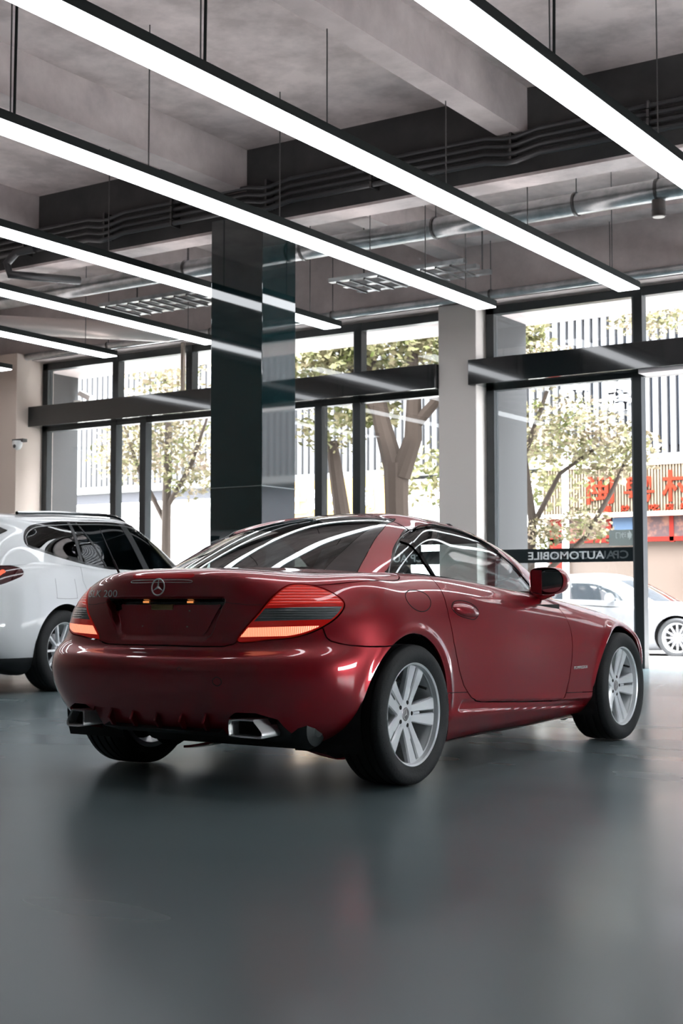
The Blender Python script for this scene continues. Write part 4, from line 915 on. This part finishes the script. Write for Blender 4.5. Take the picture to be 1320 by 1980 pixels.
# door handles: red pull over a shallow bowl
for s in (-1, 1):
    m = MB(); cx, cz = .535, .775
    q, n = B.surf((cx, 1.2*s, cz), (0, -s, 0)); yb = abs(q.y)
    for k in range(1):
        ou = [(cx+.125*math.cos(a), cz+.033*math.sin(a)-.10*(.125*math.cos(a))) for a in np.linspace(0, 2*math.pi, 33)[:-1]]
    vs = []; nn = len(ou)
    for sc, dy in ((1.0, -.004), (.93, .010), (.7, .020), (.3, .024)):
        for (a, b_) in ou:
            xx = cx+(a-cx)*sc; zz = cz+(b_-cz)*sc; q, n = B.surf((xx, 1.2*s, zz), (0, -s, 0)); vs.append((xx, s*(abs(q.y)+dy), zz))
    fs = [(j*nn+i, j*nn+(i+1) % nn, (j+1)*nn+(i+1) % nn, (j+1)*nn+i) for j in range(3) for i in range(nn)]+[tuple(range(3*nn, 4*nn))]
    m.add(vs, fs, True); o = m.build('door_handle', PAINT, car, sharp=80); o.parent = doors[0] if s < 0 else doors[1]
    # finger recess shadow line beneath the pull
    bw = B.line([(cx-.135, .84*s, cz+.012), (cx-.09, .84*s, cz+.045), (cx, .84*s, cz+.048), (cx+.09, .84*s, cz+.028), (cx+.135, .84*s, cz-.012), (cx+.08, .84*s, cz-.045), (cx, .84*s, cz-.040), (cx-.09, .84*s, cz-.022)], .0022, .0, closed=True, res=4).build('handle_bowl', GAPM, car); bw.parent = doors[0] if s < 0 else doors[1]
# mirrors
for s in (-1, 1):
    cx, cyy, cz = 1.50, .845, .925
    sec = [(-.088, -.062), (-.10, -.02), (-.098, .045), (-.075, .070), (0, .076), (.06, .068), (.096, .035), (.105, -.005), (.09, -.045), (.05, -.068), (-.02, -.075)]
    P2 = smooth_poly(sec, 4); n = len(P2); vs = []
    for xo, sc in ((-.055, .93), (-.062, .97), (-.05, 1.), (.0, .99), (.04, .88), (.075, .68), (.098, .38), (.104, .12)):
        for a, b_ in P2: vs.append((cx+xo, s*(cyy+a*sc+.0*xo), cz+b_*sc))
    fs = [(j*n+i, j*n+(i+1) % n, (j+1)*n+(i+1) % n, (j+1)*n+i) for j in range(7) for i in range(n)]+[tuple(range(7*n, 8*n))]
    m = MB().add(vs, fs, True); mo = m.build('door_mirror', PAINT, car, sharp=60)
    MB().add([(cx-.050, s*(cyy+a*.90), cz+b_*.90) for a, b_ in P2], [tuple(range(n))]).build('mirror_bezel', BLK, mo, recalc=False)
    MB().add([(cx-.054, s*(cyy+.028+a*.60), cz+b_*.80) for a, b_ in P2], [tuple(range(n))]).build('mirror_glass', mat('mirror_glass', (.75, .82, .84), .02, metal=1.), mo, recalc=False)
    MB().prism([(s*(cyy-.088), cz+.06), (s*(cyy-.03), cz+.06), (s*(cyy-.03), cz-.068), (s*(cyy-.088), cz-.055)], cx-.058, cx-.05, 'x').build('mirror_inner_cover', PAINT, mo)
    MB().tube([(1.53, s*.835, .875), (1.54, s*.78, .858), (1.56, s*.725, .855)], [.032, .034, .04], 12).build('mirror_arm', PAINT, mo)
# aerial on the left rear wing
MB().tube([(-.245, .66, .925), (-.30, .668, 1.02)], [.006, .0055], 8).tube([(-.30, .668, 1.02), (-.385, .68, 1.17)], [.0035, .0022], 8).build('aerial', RUB, car)
# cabin
MB().box(.05, 1.75, -.66, .66, .30, .34).box(.0, .12, -.60, .60, .3, .86).build('cabin_floor', INTER, car)
MB().prism([(1.20, .62), (1.28, .80), (1.42, .87), (1.85, .875), (1.95, .6)], -.66, .66).build('dashboard', INTER, car, bevel=.02)
for s in (-1, 1):
    MB().box(.30, 1.65, s*.655 if s > 0 else s*.70, s*.70 if s > 0 else s*.655, .34, .84).build('door_card', INTER, car)
    prof = [(.50, .36), (.62, .34), (.60, .60), (.52, .85), (.44, .985), (.40, 1.0), (.345, .985), (.36, .85), (.44, .58), (.46, .36)]
    MB().prism(prof, s*.37-.23, s*.37+.23).build('seat_back', SEATM, car, bevel=.035, seg=3)
    MB().prism([(.55, .36), (1.08, .38), (1.12, .50), (1.05, .54), (.60, .47)], s*.37-.25, s*.37+.25).build('seat_cushion', SEATM, car, bevel=.03, seg=3)
    MB().prism([(.335, 1.01), (.40, 1.0), (.42, 1.08), (.39, 1.145), (.335, 1.14), (.32, 1.08)], s*.37-.12, s*.37+.12).build('headrest', SEATM, car, bevel=.025, seg=3)
    MB().tube([(.20, s*.37-.17, .84), (.21, s*.37-.165, .98), (.21, s*.37-.12, 1.05), (.21, s*.37, 1.075), (.21, s*.37+.12, 1.05), (.21, s*.37+.165, .98), (.20, s*.37+.17, .84)], .026, 12).build('roll_hoop', mat('hoop_silver', (.55, .55, .56), .3, metal=.8), car)
MB().prism([(.16, .80), (.16, .97), (.22, .97), (.26, .80)], -.56, .56).build('parcel_shelf', INTER, car, bevel=.01)
sw = MB(); sw.tube([(1.12+.06*math.sin(a), .37+.18*math.cos(a), .80+.17*math.sin(a)) for a in np.linspace(0, 2*math.pi, 37)], .014, 10); sw.box(1.12, 1.16, .22, .52, .785, .815).cyl((1.14, .37, .80), (1.35, .37, .74), .03, 12)
sw.build('steering_wheel', INTER, car)
MB().box(1.38, 1.395, -.10, .10, 1.085, 1.135).build('rear_view_mirror', INTER, car, bevel=.01)
MB().prism([(.99, 1.20), (1.30, 1.13), (1.31, 1.14), (1.0, 1.225)], -.50, .50).build('sun_visors', INTER, car)
# ------------------------------------------------------------ white crossover behind the coupe
WHITE = mat('white_paint', (.78, .80, .81), .3, coat=1., coat_rough=.02)
PRIV = mat('dark_car_glass', (.015, .018, .018), .03, coat=1., spec=1.)
SUV_BODY = [
 [(-.3,0,.30),(-.93,0,.30),(-.99,0,.42),(-1.01,0,.58),(-.99,0,.74),(-.985,0,.90),(-.955,0,1.05),(-.93,0,1.12),(-.90,0,1.16),(-.6,0,1.17),(.3,0,1.17)],
 [(-.3,0,.30),(-.88,.50,.30),(-.94,.50,.42),(-.96,.50,.58),(-.94,.50,.74),(-.94,.50,.90),(-.905,.50,1.05),(-.88,.49,1.12),(-.85,.47,1.16),(-.6,.35,1.17),(.3,0,1.17)],
 [(-.3,0,.30),(-.72,.76,.30),(-.78,.79,.42),(-.80,.805,.58),(-.78,.80,.74),(-.77,.79,.90),(-.745,.76,1.05),(-.72,.73,1.12),(-.69,.69,1.16),(-.5,.4,1.17),(.3,0,1.17)],
 [(-.3,0,.30),(-.48,.85,.28),(-.50,.885,.42),(-.50,.90,.58),(-.49,.90,.74),(-.48,.89,.90),(-.47,.865,1.05),(-.46,.83,1.14),(-.44,.78,1.19),(-.3,.5,1.2),(.3,0,1.17)],
 [(-.1,0,.30),(0,.87,.28),(0,.91,.42),(0,.925,.58),(0,.928,.74),(0,.918,.90),(0,.890,1.05),(0,.86,1.15),(.02,.80,1.20),(.1,.5,1.2),(.4,0,1.17)],
 [(.6,0,.28),(.6,.86,.26),(.6,.89,.40),(.6,.895,.56),(.6,.905,.72),(.6,.91,.88),(.6,.890,1.02),(.6,.86,1.12),(.6,.80,1.16),(.6,.5,1.17),(.7,0,1.17)],
 [(1.5,0,.28),(1.5,.86,.26),(1.5,.89,.40),(1.5,.895,.56),(1.5,.905,.72),(1.5,.91,.86),(1.5,.890,.99),(1.5,.86,1.08),(1.5,.80,1.12),(1.5,.5,1.14),(1.5,0,1.15)],
 [(2.4,0,.28),(2.4,.86,.26),(2.4,.90,.40),(2.4,.915,.56),(2.4,.92,.72),(2.4,.905,.85),(2.4,.88,.93),(2.4,.84,.99),(2.4,.78,1.02),(2.4,.5,1.06),(2.4,0,1.07)],
 [(2.9,0,.28),(3.0,.85,.28),(3.0,.90,.40),(3.0,.915,.56),(3.0,.905,.70),(3.0,.885,.80),(3.0,.85,.87),(3.0,.81,.92),(3.0,.75,.95),(2.9,.5,.98),(2.8,0,1.0)],
 [(3.0,0,.28),(3.40,.60,.26),(3.45,.64,.40),(3.46,.65,.54),(3.44,.64,.68),(3.41,.62,.76),(3.36,.59,.82),(3.30,.55,.86),(3.22,.50,.88),(3.1,.3,.91),(3.0,0,.93)],
 [(3.1,0,.28),(3.55,0,.26),(3.60,0,.40),(3.61,0,.54),(3.59,0,.68),(3.56,0,.76),(3.51,0,.82),(3.44,0,.86),(3.35,0,.88),(3.2,0,.91),(3.05,0,.93)],
]
SUV_TOP = [
 [(-.95,0,1.12),(-.86,0,1.26),(-.76,0,1.40),(-.68,0,1.51),(-.72,0,1.57),(-.5,0,1.605),(0,0,1.63),(.6,0,1.645)],
 [(-.90,.48,1.12),(-.81,.47,1.26),(-.71,.45,1.40),(-.63,.43,1.51),(-.66,.42,1.565),(-.45,.38,1.60),(0,.25,1.628),(.6,0,1.645)],
 [(-.74,.74,1.12),(-.66,.72,1.26),(-.57,.68,1.40),(-.50,.64,1.50),(-.50,.61,1.555),(-.35,.52,1.59),(.05,.3,1.625),(.62,0,1.645)],
 [(-.47,.835,1.13),(-.40,.80,1.26),(-.33,.76,1.38),(-.27,.725,1.47),(-.24,.69,1.54),(-.15,.57,1.59),(.15,.3,1.625),(.65,0,1.646)],
 [(0,.865,1.14),(.02,.83,1.25),(.04,.80,1.36),(.07,.765,1.46),(.10,.71,1.55),(.15,.59,1.605),(.35,.3,1.632),(.7,0,1.648)],
 [(.8,.865,1.09),(.8,.835,1.22),(.8,.805,1.35),(.8,.765,1.475),(.8,.71,1.575),(.8,.59,1.625),(.85,.3,1.64),(.9,0,1.65)],
 [(1.6,.865,1.06),(1.58,.84,1.18),(1.53,.805,1.32),(1.46,.765,1.45),(1.38,.71,1.555),(1.30,.59,1.61),(1.2,.3,1.632),(1.1,0,1.645)],
 [(2.3,.84,.98),(2.18,.82,1.09),(2.0,.775,1.23),(1.82,.72,1.37),(1.62,.65,1.48),(1.48,.52,1.56),(1.35,.3,1.61),(1.25,0,1.635)],
 [(2.62,.70,.97),(2.42,.68,1.09),(2.18,.64,1.24),(1.93,.58,1.39),(1.72,.50,1.49),(1.55,.38,1.56),(1.42,.2,1.605),(1.32,0,1.63)],
 [(2.75,0,1.0),(2.55,0,1.11),(2.30,0,1.26),(2.03,0,1.41),(1.80,0,1.51),(1.62,0,1.575),(1.48,0,1.61),(1.38,0,1.628)],
]
sa = math.radians(-8)
suv = empty('white_crossover', (-9.964, 9.02, 0), math.pi/2-sa, 'white crossover with dark windows parked behind the red coupe', 'car')
SB = Shell(loft(SUV_BODY, 220, 110)); ST = Shell(loft(SUV_TOP, 200, 80))
h = .003
SB.F['arch'] = np.where(SB.y > .45, np.minimum(np.hypot(SB.x-.02, SB.z-.37)-.415, np.hypot(SB.x-2.80, SB.z-.37)-.415), 9)
SB.field_yz('lamp', smooth_poly([(.42, 1.15), (.42, .93), (.62, .925), (.78, .945), (.845, 1.0), (.855, 1.06), (.80, 1.12), (.6, 1.145)], 4), xmax=-.36)
SB.field_xz('door', [(.30, 1.3), (.30, 1.0), (.40, .80), (.55, .55), (.62, .36), (1.28, .34), (1.34, .5), (1.34, 1.3)], .5)
SB.field_yz('vent', [(.735, .66), (.765, .68), (.80, .55), (.79, .50)], xmax=-.4)
SB.part('body_shell', WHITE, [-SB.F['arch'], -SB.F['lamp'], -SB.F['vent'], .315-SB.z, -SB.F['door']+h], parent=suv)
SB.part('rear_door', WHITE, [SB.F['door']+h, .315-SB.z], parent=suv, split=True)
SB.part('lower_cladding', mat('black_plastic', (.02, .021, .022), .45), [-SB.F['arch'], SB.z-.317], parent=suv)
SL = SB.part('tail_lamp', mat('suv_lamp_dark', (.05, .004, .006), .08, coat=1.), [SB.F['lamp']+.003], parent=suv, split=True, depth=.03)
SB.field_yz('lit', [(.70, .965), (.735, .965), (.80, 1.075), (.76, 1.075)], xmax=-.36)
for o, l in zip(SB.part('lamp_light', mat('suv_lamp_lit', (.8, .08, .03), .3, emit=(1, .12, .05), estr=.6), [SB.F['lit']], split=True, depth=.003, lift=.002), SL): o.parent = l
SB.field_yz('ring', smooth_poly([(.42, 1.09), (.42, .965), (.56, .96), (.63, 1.0), (.64, 1.07), (.60, 1.095)], 4), xmax=-.36)
for o, l in zip(SB.part('lamp_ring', mat('suv_lamp_red', (.5, .01, .015), .15, coat=1., emit=(1, .05, .04), estr=.12), [SB.F['ring'], -SB.F['ring']-.014], split=True, depth=.003, lift=.002), SL): o.parent = l
SB.part('bumper_vent', BLK, [SB.F['vent']+.001], parent=suv, split=True, lift=-.01)
for s in (-1, 1): SB.line([(-.12, .93*s, 1.02), (-.12, .93*s, .86), (-.10, .93*s, .835), (.16, .93*s, .835), (.18, .93*s, .86), (.17, .93*s, 1.02)], .002, -.0005).build('flap_line', mat('soft_gap', (.25, .25, .26), .7), suv)
ST.field_xz('side', smooth_poly([(-.37, 1.315), (-.36, 1.40), (-.27, 1.465), (-.1, 1.50), (.3, 1.545), (.9, 1.575), (1.4, 1.555), (1.75, 1.475), (2.1, 1.34), (2.45, 1.12), (2.3, 1.06), (1.6, 1.10), (1.0, 1.12), (.5, 1.155), (.1, 1.21), (-.2, 1.27)], 4), .5)
ST.field_yz('hatch', smooth_poly([(-1, 1.14), (.55, 1.15), (.655, 1.18), (.62, 1.35), (.555, 1.495), (-1, 1.51)], 2), xmax=-.3)
ST.field_yz('front', [(-1, .95), (.74, .98), (.66, 1.2), (.55, 1.46), (.4, 1.54), (-1, 1.58)], xmin=1.3)
ST.part('roof_shell', WHITE, [-ST.F['side']+.022, -ST.F['hatch']+.003, -ST.F['front']+.004], parent=suv)
ST.part('window_frame', BLK, [ST.F['side']-.021, -ST.F['side']-.003], parent=suv, split=True, lift=.001)
barl = [np.abs(ST.x-.33-(ST.z-1.2)*-.10)-.022, np.abs(ST.x-np.interp(ST.z, [1.15, 1.56], [.72, .40]))-.013, np.abs(ST.x-np.interp(ST.z, [1.1, 1.58], [1.44, 1.16]))-.05]
bars = np.minimum(np.minimum(barl[0], barl[1]), barl[2])
ST.F['bars'] = bars
SFR = mat('suv_frame', (.03, .032, .034), .35)
for s_ in (-1, 1): ST.line([(a, .8*s_, b_) for a, b_ in [(-.385, 1.315), (-.375, 1.40), (-.28, 1.478), (-.1, 1.515), (.3, 1.56), (.9, 1.59), (1.4, 1.57)]], .005, .003).build('window_trim_strip', mat('satin_dark_strip', (.3, .3, .3), .3, metal=.6), suv)
for bl in barl: ST.part('window_pillar', SFR, [ST.F['side']+.001, bl], parent=suv, split=True)
SGL = pane('suv_glass', (.16, .17, .18), ior=1.6)
ST.part('side_glass', SGL, [ST.F['side']+.001, -bars], parent=suv, split=True, depth=.004, lift=-.003)
ST.part('hatch_glass', PRIV, [ST.F['hatch']+.002], parent=suv, depth=.004)
ST.part('windscreen', SGL, [ST.F['front']+.002], parent=suv, depth=.004)
for s in (-1, 1):
    ST.line([(-.30, .60*s, 1.60), (.1, .60*s, 1.63), (.7, .61*s, 1.65), (1.2, .60*s, 1.62), (1.55, .56*s, 1.54)], .018, .024).build('roof_rail', BLK, suv)
    for xx, rr in ((.02, .365), (2.80, .365)):
        m = MB(); n = 24
        for k in range(n):
            a0 = -.3+k*(math.pi+.6)/n; a1 = a0+(math.pi+.6)/n
            p = [(xx+.42*math.cos(a), y*s, .37+.42*math.sin(a)) for a in (a0, a1) for y in (.5, .905)]
            m.add([p[0], p[2], p[3], p[1]], [(0, 1, 2, 3)], True)
        m.build('wheel_well', UNDER, suv, recalc=False)
        wheel(suv, xx, s, .365, .255, .24, .80, spokes=10)
    MB().prism([(.75, .50), (.92, .48), (.86, 1.0), (.80, 1.30), (.70, 1.32), (.66, 1.25), (.66, 1.0)], s*.38-.24, s*.38+.24).build('front_seat', SEATM, suv, bevel=.04)
    MB().prism([(1.55, .5), (1.75, .48), (1.70, 1.0), (1.66, 1.32), (1.56, 1.33), (1.50, 1.0)], s*.38-.24, s*.38+.24).build('front_seat', SEATM, suv, bevel=.04)
MB().box(-.85, 3.3, -.62, .62, .25, .9).build('cabin_floor', UNDER, suv)
MB().box(-.72, -.3, -.6, .6, .9, 1.15).build('load_cover', INTER, suv)
MB().tube([(-.94, -.50, .34), (-.94, .50, .34)], .05, 12).build('rear_skid', BLK, suv)

# ------------------------------------------------------------ white saloon out on the road
SED = [
 [(-.3,0,.25),(-1.02,0,.28),(-1.06,0,.5),(-1.04,0,.75),(-1.0,0,.92),(-.9,0,.98),(-.4,0,1.0),(.3,0,.95)],
 [(-.3,0,.25),(-.92,.6,.28),(-.96,.62,.5),(-.94,.62,.75),(-.9,.6,.90),(-.8,.56,.96),(-.4,.4,.98),(.3,0,.95)],
 [(-.2,0,.25),(-.5,.84,.26),(-.5,.88,.5),(-.5,.88,.72),(-.5,.85,.86),(-.48,.78,.93),(-.3,.5,.97),(.3,0,.95)],
 [(.5,0,.25),(.5,.86,.24),(.5,.90,.5),(.5,.90,.72),(.5,.87,.86),(.5,.80,.93),(.5,.5,.95),(.5,0,.95)],
 [(1.8,0,.25),(1.8,.86,.24),(1.8,.90,.5),(1.8,.90,.70),(1.8,.87,.82),(1.8,.80,.89),(1.8,.5,.93),(1.8,0,.94)],
 [(2.8,0,.25),(2.8,.85,.24),(2.8,.90,.45),(2.8,.89,.62),(2.8,.85,.74),(2.8,.76,.81),(2.7,.5,.86),(2.6,0,.88)],
 [(3.0,0,.25),(3.45,.6,.24),(3.52,.62,.4),(3.5,.60,.55),(3.42,.56,.66),(3.3,.5,.71),(3.1,.3,.76),(2.9,0,.79)],
 [(3.1,0,.25),(3.65,0,.24),(3.72,0,.4),(3.70,0,.55),(3.62,0,.66),(3.48,0,.71),(3.2,0,.76),(3.0,0,.79)],
]
SEDT = [
 [(-.75,0,.93),(-.4,0,1.15),(0,0,1.34),(.4,0,1.42),(.8,0,1.44)],
 [(-.65,.55,.92),(-.3,.52,1.13),(.05,.47,1.31),(.45,.35,1.40),(.85,0,1.44)],
 [(-.2,.82,.90),(-.0,.74,1.10),(.25,.64,1.29),(.6,.45,1.39),(.9,0,1.44)],
 [(.8,.84,.88),(.8,.76,1.10),(.8,.66,1.31),(.9,.45,1.41),(1.0,0,1.445)],
 [(1.9,.83,.84),(1.7,.76,1.06),(1.4,.66,1.28),(1.25,.45,1.39),(1.15,0,1.44)],
 [(2.4,.62,.82),(2.05,.58,1.05),(1.65,.52,1.27),(1.4,.35,1.38),(1.2,0,1.435)],
 [(2.6,0,.84),(2.2,0,1.08),(1.8,0,1.28),(1.5,0,1.39),(1.25,0,1.43)],
]
def saloon(loc, rotz, label, m, group=None):
    root = empty('saloon_car', loc, rotz, label, 'car', group)
    a = Shell(loft(SED, 120, 50)); b = Shell(loft(SEDT, 100, 40))
    a.F['arch'] = np.where(a.y > .45, np.minimum(np.hypot(a.x, a.z-.33)-.375, np.hypot(a.x-2.75, a.z-.33)-.375), 9)
    a.part('body_shell', m, [-a.F['arch']], parent=root)
    b.field_xz('side', smooth_poly([(-.15, 1.0), (.1, 1.17), (.5, 1.31), (1.0, 1.335), (1.35, 1.27), (1.75, 1.06), (1.85, .95), (1.0, .97), (.3, .98)], 4), .4)
    b.field_yz('ends', [(-1, .95), (.58, .97), (.5, 1.3), (-1, 1.34)], xmax=.3)
    b.field_yz('front', [(-1, .92), (.60, .94), (.5, 1.3), (-1, 1.35)], xmin=1.3)
    b.part('roof_shell', m, [-b.F['side'], -b.F['ends'], -b.F['front']], parent=root)
    gl = mat('saloon_glass', (.022, .026, .03), .05, coat=1.)
    b.F['bar'] = np.abs(b.x-.75)-.04
    b.part('side_glass', gl, [b.F['side'], -b.F['bar']], parent=root, split=True, lift=-.004); b.part('door_pillar', mat('saloon_pillar', (.03,.032,.034), .4), [b.F['side'], b.F['bar']], parent=root, split=True)
    b.part('rear_glass', gl, [b.F['ends']], parent=root, lift=-.004); b.part('windscreen', gl, [b.F['front']], parent=root, lift=-.004)
    for s in (-1, 1):
        wheel(root, 0, s, .33, .25, .2, .80, spokes=12); wheel(root, 2.75, s, .33, .25, .2, .80, spokes=12)
        MB().tube([(1.6, .86*s, .98), (1.6, .98*s, 1.0)], [.06, .09], 12).build('door_mirror', m, root)
        MB().lathe([(0, 0), (.38, 0)], 24, 'y', (0, .55*s, .33)).lathe([(0, 0), (.38, 0)], 24, 'y', (2.75, .55*s, .33)).build('wheel_well', UNDER, root)
    MB().box(-.9, 3.4, -.75, .75, .22, .6).build('underbody', UNDER, root)
    return root
saloon((-10.95, 23.4, STREET), 0, 'white saloon car waiting on the road outside the open doorway', mat('sunlit_white_paint', (.105, .106, .11), .4, coat=.3))
saloon((-7.2, 26.0, STREET), 0, 'pale grey car on the far lane beyond the white saloon', mat('pale_grey_paint', (.06, .064, .07), .3, coat=1.))
